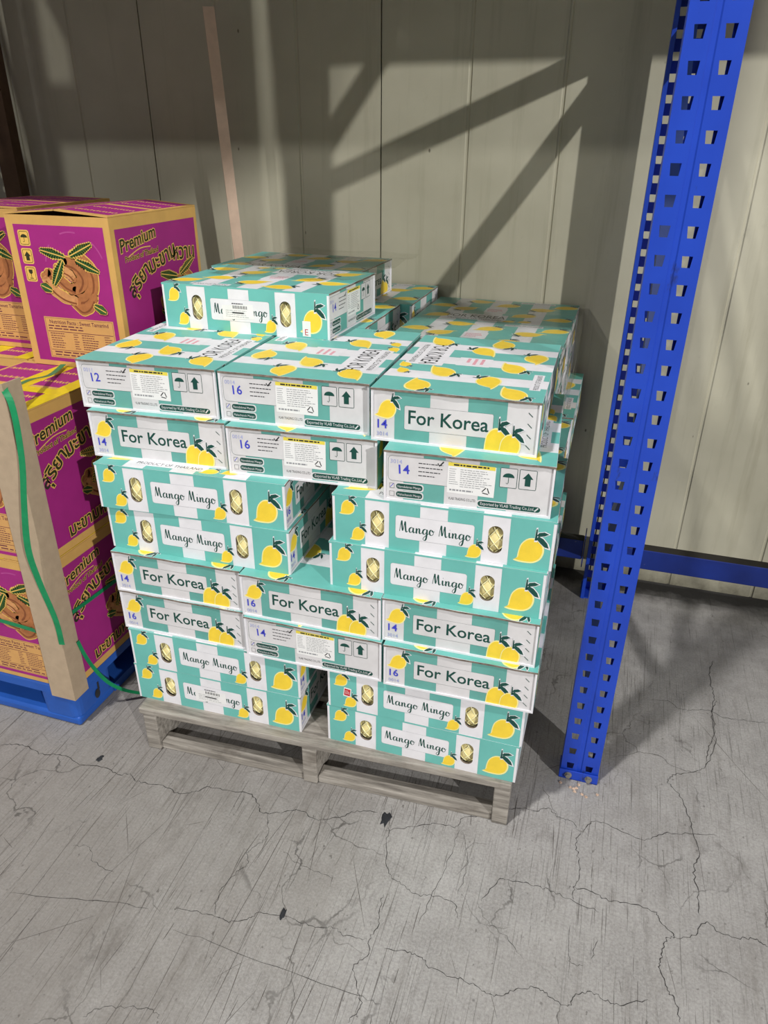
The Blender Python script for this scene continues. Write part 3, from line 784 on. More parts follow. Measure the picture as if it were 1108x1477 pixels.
ME = dict(shell=shell_mesh(), lid=lid_mesh(), endk=end_mesh(1), endi=end_mesh(-1), sf=side_art(f_front, 'side_print'), sb=side_art(f_back, 'side_print'),
          kor=kor_art(), info=info_art(), cont=content_sticker(), lida=lid_art())
_st = {}
def stamp(kind, num):
    if (kind, num) in _st: return _st[(kind, num)]
    A = Art(BW, BH, f_kor if kind == 'k' else f_info)
    rr = random.Random(hash(num) % 97+len(kind)); code = {'12': '0011', '14': '3014', '16': '0014'}[num]
    if kind == 'k':
        A.text(num, .07, .76, .029, 'stamp_blue', 6, 'C', offset=.012); A.text(code, .07, .91, .014, 'stamp_faint', 5, 'C')
    else:
        A.text(num, .125, .44, .031, 'stamp_blue', 6, 'C', offset=.012, rot=3); A.text(code, .075, .25, .014, 'stamp_faint', 5, 'C')
    _st[(kind, num)] = A.mesh('size_stamp'); return _st[(kind, num)]
def mango_carton(num, art=True):
    t = empty('mango_carton')
    sh = link('carton_shell', ME['shell'], t)
    link('side_print', ME['sf'], sh)
    if art: link('side_print', ME['sb'], sh)
    ld = link('lid', ME['lid'], t); link('lid_print', ME['lida'], ld)
    ek = link('end_panel', ME['endk'], t); link('export_print', ME['kor'], ek); link('size_stamp', stamp('k', num), ek)
    ei = link('end_panel', ME['endi'], t); link('handling_print', ME['info'], ei); link('content_sticker', ME['cont'], ei); link('size_stamp', stamp('i', num), ei)
    return t
PROTO = {}
def new_carton(num):
    if num not in PROTO: PROTO[num] = mango_carton(num); return PROTO[num]
    return copy_tree(PROTO[num])
LAYER = .1238
def place(num, face, x, y, yaw, z, label, group, zs=1.0):
    """(x, y): front-left corner; face: which side looks at the camera"""
    w, d = (BL, BW) if face in 'ML' or face == 'm' else (BW, BL)
    rot = {'M': 0, 'm': 180, 'K': -90, 'I': 90}[face]
    a = R(yaw); cx = x+math.cos(a)*w/2-math.sin(a)*d/2; cy = y+math.sin(a)*w/2+math.cos(a)*d/2
    t = new_carton(num); t.location = (cx, cy, z); t.rotation_euler = (0, 0, a+R(rot)); t.scale = (1, 1, zs)
    tag(t, label, 'carton', group); return t
G1 = 'mango cartons in the front of the pallet stack'
FRONT = [
 # key, number, face, layer, x, y, yaw, label
 ('Lr1', '14', 'M', 0, -1.193, 1.390, 1.2, 'bottom left mango carton on the wooden pallet, barcode sticker over its script lettering'),
 ('Rr1', '16', 'M', 0, -.597, 1.402, .2, 'teal mango carton at the bottom right on the wooden pallet, script lettering in front'),
 ('Lr2', '14', 'M', 1, -1.190, 1.389, 1.4, 'teal script-lettered mango carton second from the bottom on the left'),
 ('Rr2', '14', 'M', 1, -.592, 1.400, .6, 'teal script-lettered mango carton with a small red sticker, second from the bottom on the right'),
 ('Lr3', '16', 'K', 2, -1.201, 1.393, 1.2, 'mango carton stamped 16 at the left, third layer up, export lettering in front'),
 ('Mr3', '14', 'I', 2, -.817, 1.385, .9, 'mango carton stamped 14 with umbrella and arrow marks, in the middle of the third layer'),
 ('Rr3', '16', 'K', 2, -.434, 1.386, 1.2, 'mango carton stamped 16 at the right, third layer up, export lettering in front'),
 ('Lr4', '14', 'K', 3, -1.203, 1.392, 1.8, 'mango carton stamped 14 at the left, fourth layer up, export lettering in front'),
 ('Mr4', '16', 'K', 3, -.822, 1.392, .8, 'mango carton stamped 16, middle of the fourth layer, teal lid showing in the gap'),
 ('Rr4', '14', 'K', 3, -.444, 1.404, .8, 'mango carton stamped 14 at the right, fourth layer up, export lettering in front'),
 ('Lr5', '14', 'M', 4, -1.211, 1.417, 1.4, 'teal script-lettered mango carton on the left, lower of the two below the 14-stamped one'),
 ('Rr5', '16', 'M', 4, -.584, 1.420, 1.4, 'teal script-lettered mango carton on the right, fifth layer, resting on export-lettered cartons'),
 ('Lr6', '16', 'M', 5, -1.217, 1.405, 3.4, 'teal script-lettered mango carton on the left, sixth layer, upper of its pair'),
 ('Rr6', '14', 'M', 5, -.576, 1.428, 1.8, 'teal script-lettered mango carton on the right, sixth layer, under the carton with arrow marks'),
 ('Lr7', '14', 'K', 6, -1.244, 1.448, 3.5, 'mango carton stamped 14 with export lettering, left end of the seventh layer'),
 ('Mr7', '16', 'I', 6, -.858, 1.456, 3.7, 'mango carton stamped 16 with umbrella and arrow marks, middle of the seventh layer'),
 ('Rr7', '14', 'I', 6, -.452, 1.433, 3.4, 'mango carton stamped 14 with umbrella and arrow marks, right end of the seventh layer'),
 ('Lr8', '12', 'I', 7, -1.268, 1.468, 3.4, 'mango carton stamped 12, left end of the top full layer'),
 ('Mr8', '16', 'I', 7, -.884, 1.488, 2.2, 'mango carton stamped 16, middle of the top full layer, umbrella and arrow marks'),
 ('Rr8', '14', 'K', 7, -.499, 1.483, 1.2, 'mango carton stamped 14 with export lettering, right end of the top full layer'),
 ('Top', '14', 'm', 8, -1.256, 1.858, -.9, 'single teal mango carton on top of the stack, barcode sticker over its script lettering'),
]
KEY = {}
for key, num, face, k, x, y, yaw, lab in FRONT:
    KEY[key] = place(num, face, x, y, yaw, PAL_TOP+k*LAYER, lab, G1)
BAR = sticker_barcode()
for key in ('Lr1',): link('barcode_sticker', BAR, [c for c in KEY[key].children if c.name.startswith('carton_shell')][0])
shl = [c for c in KEY['Top'].children if c.name.startswith('carton_shell')][0]
for me_ in (BAR, sticker_red_letter()):
    ob = link(me_.name, me_, shl); ob.rotation_euler.z = math.pi
link('price_sticker', sticker_red_small(), [c for c in KEY['Rr2'].children if c.name.startswith('carton_shell')][0])
# rows behind the front one
G2 = 'mango cartons behind the front row'
ORD = ['bottom', 'second', 'third', 'fourth', 'fifth', 'sixth', 'seventh', 'eighth']
HIDDEN = 'mango carton hidden behind the front row on the left half of the pallet'
HB = .1189; ZS = HB/LAYER
for k in range(8):
    z = PAL_TOP+k*LAYER; zr = PAL_TOP+k*HB
    num = '14' if k % 2 else '16'; j = [0, .006, -.004, .004, .0, .008, .004, -.002][k]
    if k in (0, 1, 4, 5):          # two long rows, then a row of ends
        place(num, 'M', -1.20+j, 1.795 if k < 2 else 1.836, .8, z, HIDDEN, G2)
        z4 = PAL_TOP+4*LAYER; za, sa = (z4, (PAL_TOP+5*HB-z4)/LAYER) if k == 4 else (zr, ZS)
        place(num, 'M', -.61+j, 1.812 if k < 2 else 1.836, .6, za, 'mango carton right behind the front one on the right edge, %s layer' % ORD[k], G2, sa)
        for i, xx in enumerate((-1.238, -.855)):
            if i and k > 3: place(num, 'K', xx+j, 2.228, .4, PAL_TOP+4*LAYER+(k-4)*.1088, HIDDEN, G2, .878); continue
            place(num, 'K', xx+j, 2.20 if k < 2 else 2.228, .4, zr if i else z, HIDDEN, G2, ZS if i else 1)
        place(num, 'K', -.470+j, 2.20 if k < 2 else 2.228, .4, zr, 'mango carton at the back right corner by the wall, %s layer' % ORD[k], G2, ZS)
    else:
        y2 = 1.956 if k < 4 else 2.024
        if k == 7: continue
        for y, w in ((y2, 'right behind the front one'), (y2+.385, 'at the back right corner by the wall')):
            place(num, 'M', -1.215+j, y, .8, z, HIDDEN, G2)
            place(num, 'M', -.655+j, y, .4, zr, 'mango carton %s on the right edge, %s layer' % (w, ORD[k]), G2, ZS)
place('14', 'M', -1.215, 2.018, .6, PAL_TOP+7*LAYER, 'mango carton directly under the single carton on top of the stack', G2)
place('16', 'M', -1.18, 2.400, .4, PAL_TOP+7*LAYER, 'mango carton whose striped end peeks out behind the top carton, near the wall', G2)
place('14', 'M', -.652, 2.024, .2, PAL_TOP+7*HB, 'lid-up mango carton right behind the right end of the top full layer', G2, ZS)
place('16', 'M', -.652, 2.406, .2, PAL_TOP+7*HB, 'film-covered mango carton nearest the wall on the right, lid lettering readable', G2, ZS)
place('14', 'M', -1.325, 2.262, -.6, PAL_TOP+8*LAYER, 'mango carton half hidden behind the single top carton, against the wall', G2, .9)

# netted mangoes seen through the vents
def netted_mango():
    t = empty('netted_mango'); bm = bmesh.new(); bmesh.ops.create_uvsphere(bm, u_segments=20, v_segments=12, radius=1)
    a, b, c = .040, .032, .046
    for v in bm.verts: v.co = Vector((v.co.x*a, v.co.y*b, v.co.z*c))
    me = bpy.data.meshes.new('fruit'); bm.to_mesh(me); bm.free()
    for p in me.polygons: p.use_smooth = True
    me.materials.append(MAT['fruit_skin']); link('fruit', me, t)
    mb = MB()
    for s in (-1, 1):
        for k in range(10):
            pts = []
            for i in range(15):
                th = R(12+156*i/14); ph = 2*math.pi*k/10+s*th*.9
                pts.append((a*1.03*math.sin(th)*math.cos(ph), b*1.03*math.sin(th)*math.sin(ph), c*1.03*math.cos(th)))
            mb.tube(pts, .0014, 5)
    mb.build('foam_net', 'foam_net', t, smooth=True); return t
NM = None
WHERE = {'Lr1': 'bottom left carton', 'Rr1': 'bottom right carton', 'Lr2': 'left carton of the second layer', 'Rr2': 'red-stickered carton', 'Lr5': 'left carton of the fifth layer',
         'Rr5': 'right carton of the fifth layer', 'Lr6': 'left carton of the sixth layer', 'Rr6': 'right carton of the sixth layer', 'Top': 'single carton on top'}
rnd = random.Random(8)
bpy.context.view_layer.update()
for key, wh in WHERE.items():
    for hi, hu in enumerate(HOLES):
        if NM is None: NM = netted_mango(); n = NM
        else: n = copy_tree(NM)
        top = key == 'Top'
        xx = (hu-.5)*BL*(-1 if top else 1)
        yy = (BW/2-.0385) if top else (-BW/2+.0385)
        if top: xx = -((hu-.5)*BL)
        n.location = KEY[key].matrix_world @ Vector((xx, yy, .006+.0475+.001))
        n.rotation_euler = (0, 0, KEY[key].rotation_euler.z+rnd.uniform(-.15, .15))
        tag(n, 'yellow netted mango seen through the %s vent of the %s' % (('left', 'right')[hi], wh), 'mango', 'netted mangoes inside the cartons')

# ------------------------------------------------------------------ blue plastic pallet
BPX1, BPY0, BPW, BPD, BPH = -1.405, 1.352, 1.1, 1.22, .143
bp = empty('plastic_pallet', (BPX1-BPW, BPY0, 0)); tag(bp, 'blue plastic pallet under the purple cartons', 'pallet')
mb = MB()
mb.box(0, BPW, 0, .05, .115, BPH); mb.box(0, BPW, BPD-.05, BPD, .115, BPH); mb.box(0, .05, .05, BPD-.05, .115, BPH); mb.box(BPW-.05, BPW, .05, BPD-.05, .115, BPH)
for i in range(14): mb.box(.05, BPW-.05, .05+i*.0885+.012, .05+(i+1)*.0885-.012, .120, BPH-.001)
for i in range(11): mb.box(.05+i*.1-.004+.04, .05+i*.1+.004+.04, .05, BPD-.05, .122, BPH-.002)
mb.build('deck', 'pallet_blue', bp)
def foot(x0, x1, y0, y1):
    mb = MB(); n0 = 0; r = .03
    def ring(z, ins):
        o = []
        for cx, cy, a0 in ((x1-r, y0+r, -90), (x1-r, y1-r, 0), (x0+r, y1-r, 90), (x0+r, y0+r, 180)):
            for k in range(5):
                a = R(a0+22.5*k); o.append((cx+(r-ins)*math.cos(a), cy+(r-ins)*math.sin(a), z))
        return o
    a, b = ring(.032, .004), ring(.1148, 0); N = len(a); mb.v = a+b
    for k in range(N): mb.f.append((k, (k+1) % N, N+(k+1) % N, N+k)); mb.mi.append(0)
    mb.f.append(tuple(range(N))[::-1]); mb.mi.append(0); mb.f.append(tuple(range(N, 2*N))); mb.mi.append(0)
    return mb
FX = ((0, .14), (.48, .62), (BPW-.14, BPW)); FY = ((0, .18), (.57, .75), (BPD-.18, BPD))
for xa in FX:
    for ya in FY: foot(*xa, *ya).build('foot', 'pallet_blue', bp, smooth=False)
for ya in FY:
    mb = MB(); mb.box(.004, BPW-.004, ya[0]+.004, ya[1]-.004, .001, .0318); mb.build('skid', 'pallet_blue', bp, bevel=.008)
for xa in FX:
    for (a, b) in ((FY[0][1], FY[1][0]), (FY[1][1], FY[2][0])):
        mb = MB(); mb.box(xa[0]+.004, xa[1]-.004, a-.003, b+.003, .001, .0318); mb.build('cross_skid', 'pallet_blue', bp)
mb = MB()                      # flat dark patch painted as the shade inside a keyhole cut
pts = [(BPW+.0006, .095+.012*math.cos(R(a)), .060+.017*math.sin(R(a))) for a in range(0, 360, 24)]
mb.v = pts; mb.f = [tuple(range(len(pts)))]; mb.mi = [0]
mb.box(BPW-.002, BPW+.0005, .101, .108, .07, .098); mb.build('hole_shade_patch', 'scrap_hole_shade', bp)

# ------------------------------------------------------------------ purple tamarind cartons
TW, TD, TH = .345, .45, .428
def g_front(a, b, h): return (a-TW/2, -TD/2-.0002-h, b)
def g_right(a, b, h): return (TW/2+.0002+h, a-TD/2, b)
def fern(A, x, y, ang, ln, w, lay=8):
    a = R(ang); dx, dy = math.cos(a), math.sin(a)
    n = 11
    for k in range(n):
        t = (k+.7)/n; px, py = x+dx*ln*t, y+dy*ln*t; s_ = .62*w*(1-abs(t-.45)*1.1)
        for sd in (-1, 1):
            b = a+sd*R(58); ex, ey = px+math.cos(b)*s_, py+math.sin(b)*s_
            A.ribbon([(px, py), ((px+ex)/2, (py+ey)/2), (ex, ey)], lambda q, d: .0062*(1-q*.55), 'leaf_print', lay+1)
            A.ribbon([(px-dx*.002, py-dy*.002), (ex+(ex-px)*.12, ey+(ey-py)*.12)], .0095, 'gold_line', lay)
    A.ribbon([(x, y), (x+dx*ln, y+dy*ln)], .003, 'gold_line', lay+2)
PODS = [([(.15, .62), (.45, .5), (.66, .2), (.62, -.2), (.35, -.5), (-.02, -.55)], .36), ([(-.1, -.62), (.16, -.82), (.42, -.72), (.62, -.46)], .30),
        ([(-.92, .02), (-.7, -.3), (-.35, -.52), (.05, -.6)], .30), ([(-.2, .45), (.15, .35), (.34, .08), (.2, -.2), (-.1, -.3)], .36),
        ([(-.78, .12), (-.5, .02), (-.25, -.18), (.05, -.3)], .30), ([(-.45, .28), (-.1, .15), (.05, .0)], .26)]
def tamarind(A, u, v, S):
    cx, cy = A.P(u, v)
    fern(A, cx-.1*S, cy+.55*S, 168, .8*S, .026, 12); fern(A, cx+.0*S, cy+.58*S, 24, .85*S, .026, 12)
    fern(A, cx-.2*S, cy+.5*S, 238, .8*S, .028, 26); fern(A, cx+.2*S, cy+.5*S, -22, .75*S, .024, 12)
    fern(A, cx-.72*S, cy-.35*S, 160, .35*S, .022, 26); fern(A, cx+.58*S, cy-.68*S, -25, .4*S, .022, 26)
    for i, (pts, w) in enumerate(PODS):
        P = catmull([(cx+a*S, cy+b*S) for a, b in pts], 6)
        wob = lambda q, d, w=w: w*S*(.72+.28*math.sin(math.pi*min(1, q*1.0)))*(1+.07*math.sin(q*22))
        A.ribbon(P, lambda q, d: wob(q, d)+.006, 'gold_line', 4)
        for k, (end, nx) in enumerate(((P[0], P[1]), (P[-1], P[-2]))):
            r = w*S*.36
            A.poly([(end.x+(r+.003)*math.cos(R(t)), end.y+(r+.003)*math.sin(R(t))) for t in range(0, 360, 30)], 'gold_line', 4)
            A.poly([(end.x+r*math.cos(R(t)), end.y+r*math.sin(R(t))) for t in range(0, 360, 30)], 'pod_brown', 6+2*i)
        A.ribbon(P, wob, ('pod_brown', 'pod_brown', 'pod_light')[i % 3], 6+2*i)
        off = [(p.x, p.y-w*S*.26) for p in P]; A.ribbon(off[1:-1], w*S*.17, 'pod_dark', 7+2*i)
def outlined(A, t, u, v, size, lay, **kw):
    A.text(t, u, v, size, 'gold_line', lay, offset=.06, **kw); A.text(t, u, v, size, 'ink_olive', lay+1, offset=.018, **kw)
def tam_front():
    A = Art(TW, TH, g_front)
    A.rect(.07, .94, .06, .965, 'magenta', 1)
    for k in range(5):                               # faint stamped seal pattern
        a0 = 20+k*60; A.ribbon([(A.P(.62, .33)[0]+.1*math.cos(R(a)), A.P(.62, .33)[1]+.1*math.sin(R(a))) for a in range(a0, a0+34, 6)], .004, 'magenta_light', 2)
    for i in range(3):
        v0 = .095+i*.115; A.rrect(.105, .215, v0, v0+.1, 'gold_line', 2, .006); A.rrect(.115, .205, v0+.008, v0+.092, 'ink_olive', 3, .005, frame=.0014)
        cx, cy = A.P(.16, v0+.05)
        if i == 0:
            A.poly([(cx+.0115*math.cos(R(a)), cy+.001+.009*math.sin(R(a))) for a in range(0, 181, 20)], 'ink_olive', 4); A.ribbon([(cx, cy+.002), (cx, cy-.009), (cx-.003, cy-.011), (cx-.005, cy-.009)], .0014, 'ink_olive', 4)
        elif i == 1:
            A.poly([(cx-.006, cy-.012), (cx+.006, cy-.012), (cx+.006, cy), (cx+.011, cy), (cx, cy+.013), (cx-.011, cy), (cx-.006, cy)], 'ink_olive', 4)
        else:
            A.poly([(cx-.007, cy+.012), (cx-.006, cy+.003), (cx, cy-.001), (cx+.006, cy+.003), (cx+.007, cy+.012)], 'ink_olive', 4); A.ribbon([(cx, cy), (cx, cy-.011)], .0016, 'ink_olive', 4); A.ribbon([(cx-.006, cy-.012), (cx+.006, cy-.012)], .002, 'ink_olive', 4)
    tamarind(A, .57, .39, .104)
    A.rect(.20, .90, .655, .94, 'kraft_panel', 3); A.rrect(.21, .89, .662, .933, 'ink_maroon', 4, .001, frame=.0008)
    A.text('Nutrition Facts : Sweet Tamarind', .55, .70, .016, 'ink_maroon', 4, 'C', width=.205, offset=.01)
    A.lines(.235, .75, .708, .745, 2, 'ink_maroon', 4, 3, .4); A.rect(.22, .88, .752, .756, 'ink_maroon', 4)
    A.lines(.24, .42, .762, .875, 7, 'ink_maroon', 4, 11, .34); A.lines(.475, .53, .762, .875, 7, 'ink_maroon', 4, 12, .34); A.lines(.56, .74, .762, .875, 7, 'ink_maroon', 4, 13, .34); A.lines(.79, .87, .762, .875, 7, 'ink_maroon', 4, 14, .34)
    A.rect(.22, .88, .882, .885, 'ink_maroon', 4); A.lines(.25, .87, .89, .93, 2, 'ink_maroon', 4, 21, .4)
    return A.mesh('front_print')
def tam_side():
    A = Art(TD, TH, g_right); A.rect(.045, .965, .075, .945, 'magenta', 1)
    x = .075
    outlined(A, 'Premium', .075, .225, .050, 3, shear=.15, rot=9)
    A.ribbon(catmull([A.P(.15, .255), A.P(.28, .215), A.P(.40, .215)], 4), .003, 'gold_line', 3)
    outlined(A, 'Product of Thailand', .11, .285, .021, 3, shear=.15, rot=4)
    outlined(A, '\u0e2a\u0e38\u0e23\u0e34\u0e22\u0e32', .14, .53, .060, 5, rot=33)
    outlined(A, '\u0e21\u0e30\u0e02\u0e32\u0e21', .36, .395, .062, 5, rot=14); outlined(A, '\u0e2b\u0e27\u0e32\u0e19', .64, .335, .062, 5, rot=-4)
    tamarind(A, .70, .60, .112)
    outlined(A, '\u0e21\u0e30\u0e02\u0e32\u0e21\u0e2b\u0e27\u0e32\u0e19', .24, .915, .054, 30, width=None, rot=2)
    return A.mesh('side_print')
def flap_art(s):
    def fn(a, b, h): return (-a if s > 0 else a, b-TD/2, .0032+h)
    A = Art(TW/2, TD, fn); A.rect(.07, .97, .05, .46, 'magenta', 1); A.rect(.07, .97, .52, .95, 'magenta', 1)
    for v in (.2, .38, .68, .86):
        for k in range(7): A.ribbon(catmull([A.P(.12+k*.115, v), A.P(.15+k*.115, v-.04), A.P(.18+k*.115, v), A.P(.21+k*.115, v-.03)], 3), .0035, 'gold_line', 2)
    return A.mesh('flap_print')
TM = dict(f=tam_front(), s=tam_side(), fl=flap_art(-1), fr=flap_art(1))
def tam_shell():
    mb = MB(); w, d, T = TW/2, TD/2, .005
    mb.box(-w, w, -d, d, 0, T); mb.box(-w, w, -d, -d+T, T, TH-.0005); mb.box(-w, w, d-T, d, T, TH-.0005)
    mb.box(-w, -w+T, -d+T, d-T, T, TH-.0005); mb.box(w-T, w, -d+T, d-T, T, TH-.0005)
    mb.box(-w+T, w-T, -d+T, d-T, TH-.06, TH-.055, 1)
    return mb.mesh('carton_shell', ['kraft', 'corrugated_dark'])
TM['sh'] = tam_shell()
def tam_flap():
    mb = MB(); mb.box(.0005, TW/2-.001, -TD/2, TD/2, -.0005, .003); return mb.mesh('top_flap', ['kraft'])
TM['tf'] = tam_flap()
def tam_carton(lift, tape):
    t = empty('tamarind_carton'); sh = link('carton_shell', TM['sh'], t); link('front_print', TM['f'], sh); link('side_print', TM['s'], sh)
    for s in (-1, 1):
        f = link('top_flap', TM['tf'], t); f.location = (s*TW/2, 0, TH+.0005)
        f.rotation_euler = (0, 0, 0) if s < 0 else (0, 0, math.pi)
        f.rotation_euler = (0, -lift, 0) if s < 0 else (0, lift, 0)
        if s > 0: f.scale = (-1, 1, 1)
        link('flap_print', TM['fl'], f)
    if tape:
        mb = MB(); mb.box(-.03, .03, -TD/2-.001, TD/2+.001, TH+.0048, TH+.0052); mb.box(TW/2-.05, TW/2+.0012, -TD/2, TD/2, TH+.0048, TH+.0052)
        mb.box(-TW/2, TW/2, -.04, .0, TH+.0052, TH+.0056)
        mb.build('tape', 'tape_yellow', t)
    return t
GT = 'purple tamarind cartons'
Z0, ZH = .1445, .4345
cx = -1.405-TW/2; cx2 = cx-TW-.006; y1 = 1.36+TD/2; y2 = y1+TD+.008; y3 = y2+TD+.008
P0 = tam_carton(R(.4), True)
def tam(x, y, k, rz, label, lift=None):
    if label is None: return
    if lift is not None: t = tam_carton(lift, False)
    else:
        t = P0 if not P0.get('label') else copy_tree(P0)
    t.location = (x, y, Z0+k*ZH); t.rotation_euler = (0, 0, R(rz)); tag(t, label, 'carton', GT); return t
tam(cx, y1, 0, 0, 'purple tamarind carton at the bottom front, standing on the blue plastic pallet')
tam(cx, y1, 1, .3, 'purple tamarind carton on the bottom one, yellow tape and green strap over its top')
tam(cx, y2, 0, 0, 'purple tamarind carton of the second row, on the blue pallet behind the corner board')
tam(cx, y2, 1, 0, 'purple tamarind carton of the second row, directly under the single topmost one')
tam(cx2, y2, 0, 0, 'purple tamarind carton at the lower left of the second row, out of the light')
tam(cx2, y2, 1, 0, 'purple tamarind carton at the upper left of the second row, under the shaded one')
tam(-1.35-TW/2, 1.785+TD/2, 2, 0, 'purple tamarind carton on top of the stack in full light, umbrella, arrow and glass marks', R(4.2))
tam(cx2-.02, y2+.11, 2, 0, 'shaded purple tamarind carton at the left edge, beside the brightly lit topmost one', R(1.0))

# ------------------------------------------------------------------ edge boards and straps
def angle_board(fl, fr, h, t=.004):
    """L-section paper edge protector, apex at the local origin, one flange to -x, the other to +y"""
    mb = MB(); o = [(-fl, 0), (0, 0), (0, fr), (-t, fr), (-t, t), (-fl, t)]; n = 12
    for k in range(n+1):
        z = h*k/n
        for x, y in o: mb.v.append((x, y, z))
    for k in range(n):
        for i in range(6):
            a = k*6+i; b = k*6+(i+1) % 6; mb.f.append((a, b, b+6, a+6)); mb.mi.append(0)
    for base, r in ((0, -1), (n*6, 1)):
        for q in ((0, 1, 4, 5), (1, 2, 3, 4)):
            mb.f.append(tuple(base+i for i in q[::r])); mb.mi.append(0)
    return mb
ob = angle_board(.085, .062, .985).build('edge_board', 'paper_board'); ob.location = (-1.396, 1.3455, .115); ob.rotation_euler = (R(-.25), 0, R(.4))
tag(ob, 'tan cardboard edge board strapped on the front corner of the purple carton stack', 'edge board')
ob = angle_board(.038, .038, 2.025).build('edge_board', 'paper_board_red'); ob.location = (-1.345, 2.655, .002); ob.rotation_euler = (0, R(-2.7), R(42))
tag(ob, 'tall tan cardboard edge board leaning upright by the wall behind the top mango carton', 'edge board')
ob = angle_board(.07, .06, 2.3).build('edge_board', 'board_dark'); ob.location = (-2.42, 2.67, .0); ob.rotation_euler = (0, 0, R(10))
tag(ob, 'dark brown upright board at the far left edge beside the wall', 'edge board')

def strap(name, pts, nrm, w, label, n=5):
    P = catmull(pts, n); N = catmull(nrm, n); mb = MB(); mb.ribbon3(P, N, w, .0009)
    o = mb.build(name, 'strap_green'); tag(o, label, 'strap', 'green packing straps'); return o
zt = Z0+2*ZH+.008
strap('plastic_strap', [(-1.392, 1.3415, .33), (-1.388, 1.336, .42), (-1.40, 1.322, .56), (-1.402, 1.315, .66), (-1.385, 1.318, .78), (-1.368, 1.328, .90), (-1.362, 1.333, 1.0), (-1.372, 1.342, 1.06), (-1.40, 1.36, 1.085), (-1.43, 1.42, 1.07), (-1.47, 1.52, zt+.035), (-1.53, 1.66, zt+.004), (-1.58, 1.775, zt)],
      [(.3, -1, 0), (.3, -1, 0), (.5, -1, .1), (.8, -1, .1), (.3, -1, .2), (.3, -1, .2), (.3, -1, .3), (.3, -1, .6), (.1, -.6, 1), (0, -.2, 1), (0, 0, 1), (0, 0, 1), (0, 0, 1)], .016,
      'loose green plastic strap looped over the top of the corner board')
FY_, RX_ = 1.3475, -1.3935
strap('plastic_strap', [(-1.749, 1.3575, .358), (-1.68, 1.3572, .357), (-1.52, 1.352, .352), (-1.485, 1.3478, .352)], [(0, -1, 0)]*4, .013, 'green plastic strap pulled flat across the front of the bottom purple carton', 3)
strap('plastic_strap', [(-1.4015, 1.415, .392), (-1.4020, 1.5, .386), (-1.4020, 1.65, .378), (-1.402, 1.80, .37)], [(1, 0, 0)]*4, .013, 'green plastic strap pulled flat across the right side of the bottom purple carton', 3)
strap('plastic_strap', [(-1.391, 1.40, .30), (-1.385, 1.41, .24), (-1.375, 1.43, .17), (-1.36, 1.46, .10), (-1.33, 1.50, .045), (-1.28, 1.545, .012), (-1.23, 1.59, .004), (-1.19, 1.66, .003)],
      [(1, -.2, 0), (1, -.3, .1), (1, -.4, .2), (.8, -.4, .5), (.5, -.3, 1), (.2, 0, 1), (0, 0, 1), (0, 0, 1)], .011, 'dark green strap tail trailing from the edge board down to the floor')

# ------------------------------------------------------------------ stretch film, debris
def film():
    mb = MB(); nx, ny = 26, 18; x0, x1, y0, y1 = -.66, -.118, 2.02, 2.775; zb = PAL_TOP+8*HB; rr = random.Random(3); idx = {}
    for j in range(ny+1):
        for i in range(nx+1):
            x = x0+(x1-x0)*i/nx; y = y0+(y1-y0)*j/ny
            z = zb+.006+.004*math.sin(y*31+math.sin(x*9)*1.5)+.002*rr.random()
            idx[i, j] = len(mb.v); mb.v.append((x, y, z))
        for k in range(1, 6):                                  # hangs down the right side
            x = x1+.004+.003*math.sin(k*1.7+j*.9)+.002*rr.random(); y = y0+(y1-y0)*j/ny
            idx[nx+k, j] = len(mb.v); mb.v.append((x, y, zb-.04*k+.004*math.sin(j*1.3)))
    for j in range(ny):
        for i in range(nx+5): mb.f.append((idx[i, j], idx[i+1, j], idx[i+1, j+1], idx[i, j+1])); mb.mi.append(0)
    return mb.build('stretch_film', 'film', smooth=True)
tag(film(), 'clear stretch film draped over the mango cartons at the back right', 'plastic film')
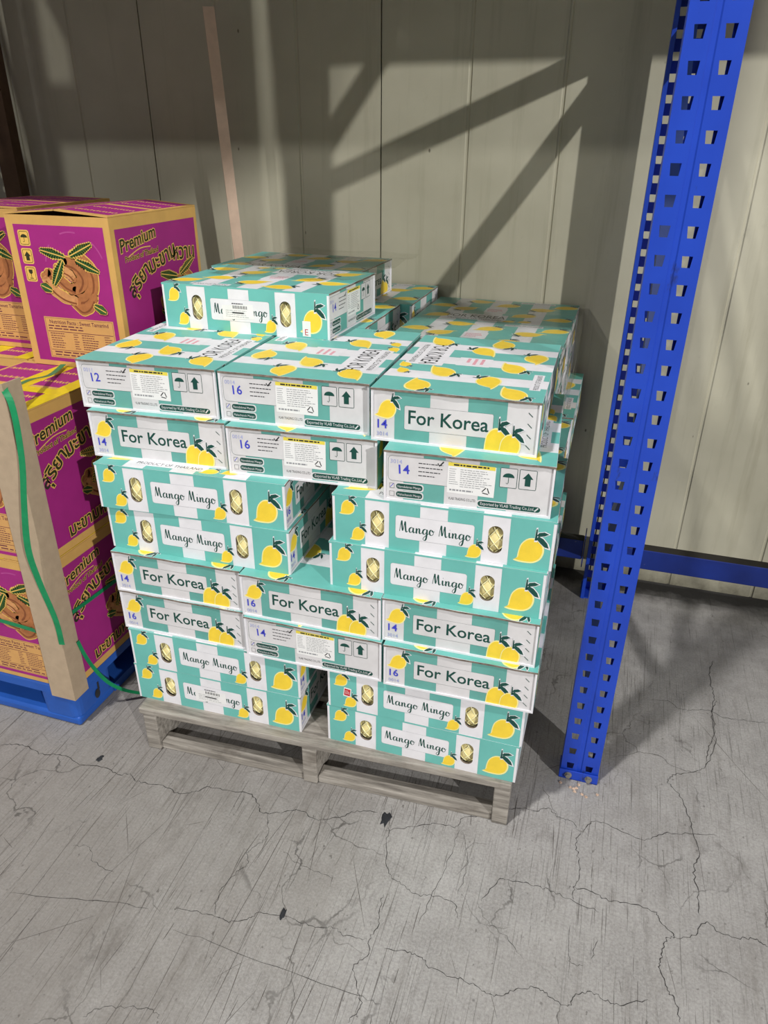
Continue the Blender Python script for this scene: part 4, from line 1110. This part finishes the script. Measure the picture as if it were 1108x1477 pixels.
def film2():
    mb = MB(); nx, ny = 24, 14; x0, x1, y0, y1 = -1.20, -.70, 2.02, 2.62; zb = PAL_TOP+9*LAYER; rr = random.Random(5); idx = {}
    for j in range(ny+1):
        for i in range(nx+1):
            x = x0+(x1-x0)*i/nx; y = y0+(y1-y0)*j/ny
            z = zb+.006+.005*math.sin(y*27+math.sin(x*11)*1.5)+.003*rr.random(); idx[i, j] = len(mb.v); mb.v.append((x, y, z))
    for j in range(ny):
        for i in range(nx): mb.f.append((idx[i, j], idx[i+1, j], idx[i+1, j+1], idx[i, j+1])); mb.mi.append(0)
    return mb.build('stretch_film', 'film', smooth=True)
tag(film2(), 'crumpled clear film lying on the single top mango carton and the one behind', 'plastic film')
def blob(name, x, y, sx, sy, mat, label, seed, cat, h=.003):
    rr = random.Random(seed); mb = MB(); n = 14; top = []; bot = []
    for k in range(n):
        a = 2*math.pi*k/n; r = rr.uniform(.5, 1.0); bot.append((x+sx*r*math.cos(a), y+sy*r*math.sin(a), .0003)); top.append((x+.7*sx*r*math.cos(a), y+.7*sy*r*math.sin(a), h*rr.uniform(.6, 1)))
    mb.v = bot+top
    for k in range(n): mb.f.append((k, (k+1) % n, n+(k+1) % n, n+k)); mb.mi.append(0)
    mb.f.append(tuple(range(n, 2*n))); mb.mi.append(0)
    o = mb.build(name, mat); tag(o, label, cat); return o
blob('floor_scrap', -.402, 1.318, .018, .030, 'scrap_hole_shade', 'black torn scrap on the floor in front of the wooden pallet', 1, 'scrap')
blob('floor_scrap', -1.27, 1.262, .010, .018, 'scrap_hole_shade', 'small black scrap on the floor in front of the blue pallet', 2, 'scrap')
blob('floor_scrap', -.552, .985, .008, .020, 'scrap_hole_shade', 'thin black scrap on the open floor left of centre', 3, 'scrap')
for i in range(9):
    rr = random.Random(40+i)
    blob('concrete_crumb', .03+rr.uniform(0, .12), 1.585+rr.uniform(-.025, .02), .006, .005, 'rubble', 'pale concrete crumb by the foot of the front rack post', 50+i, 'crumb', .004)['group'] = 'concrete crumbs at the rack foot'
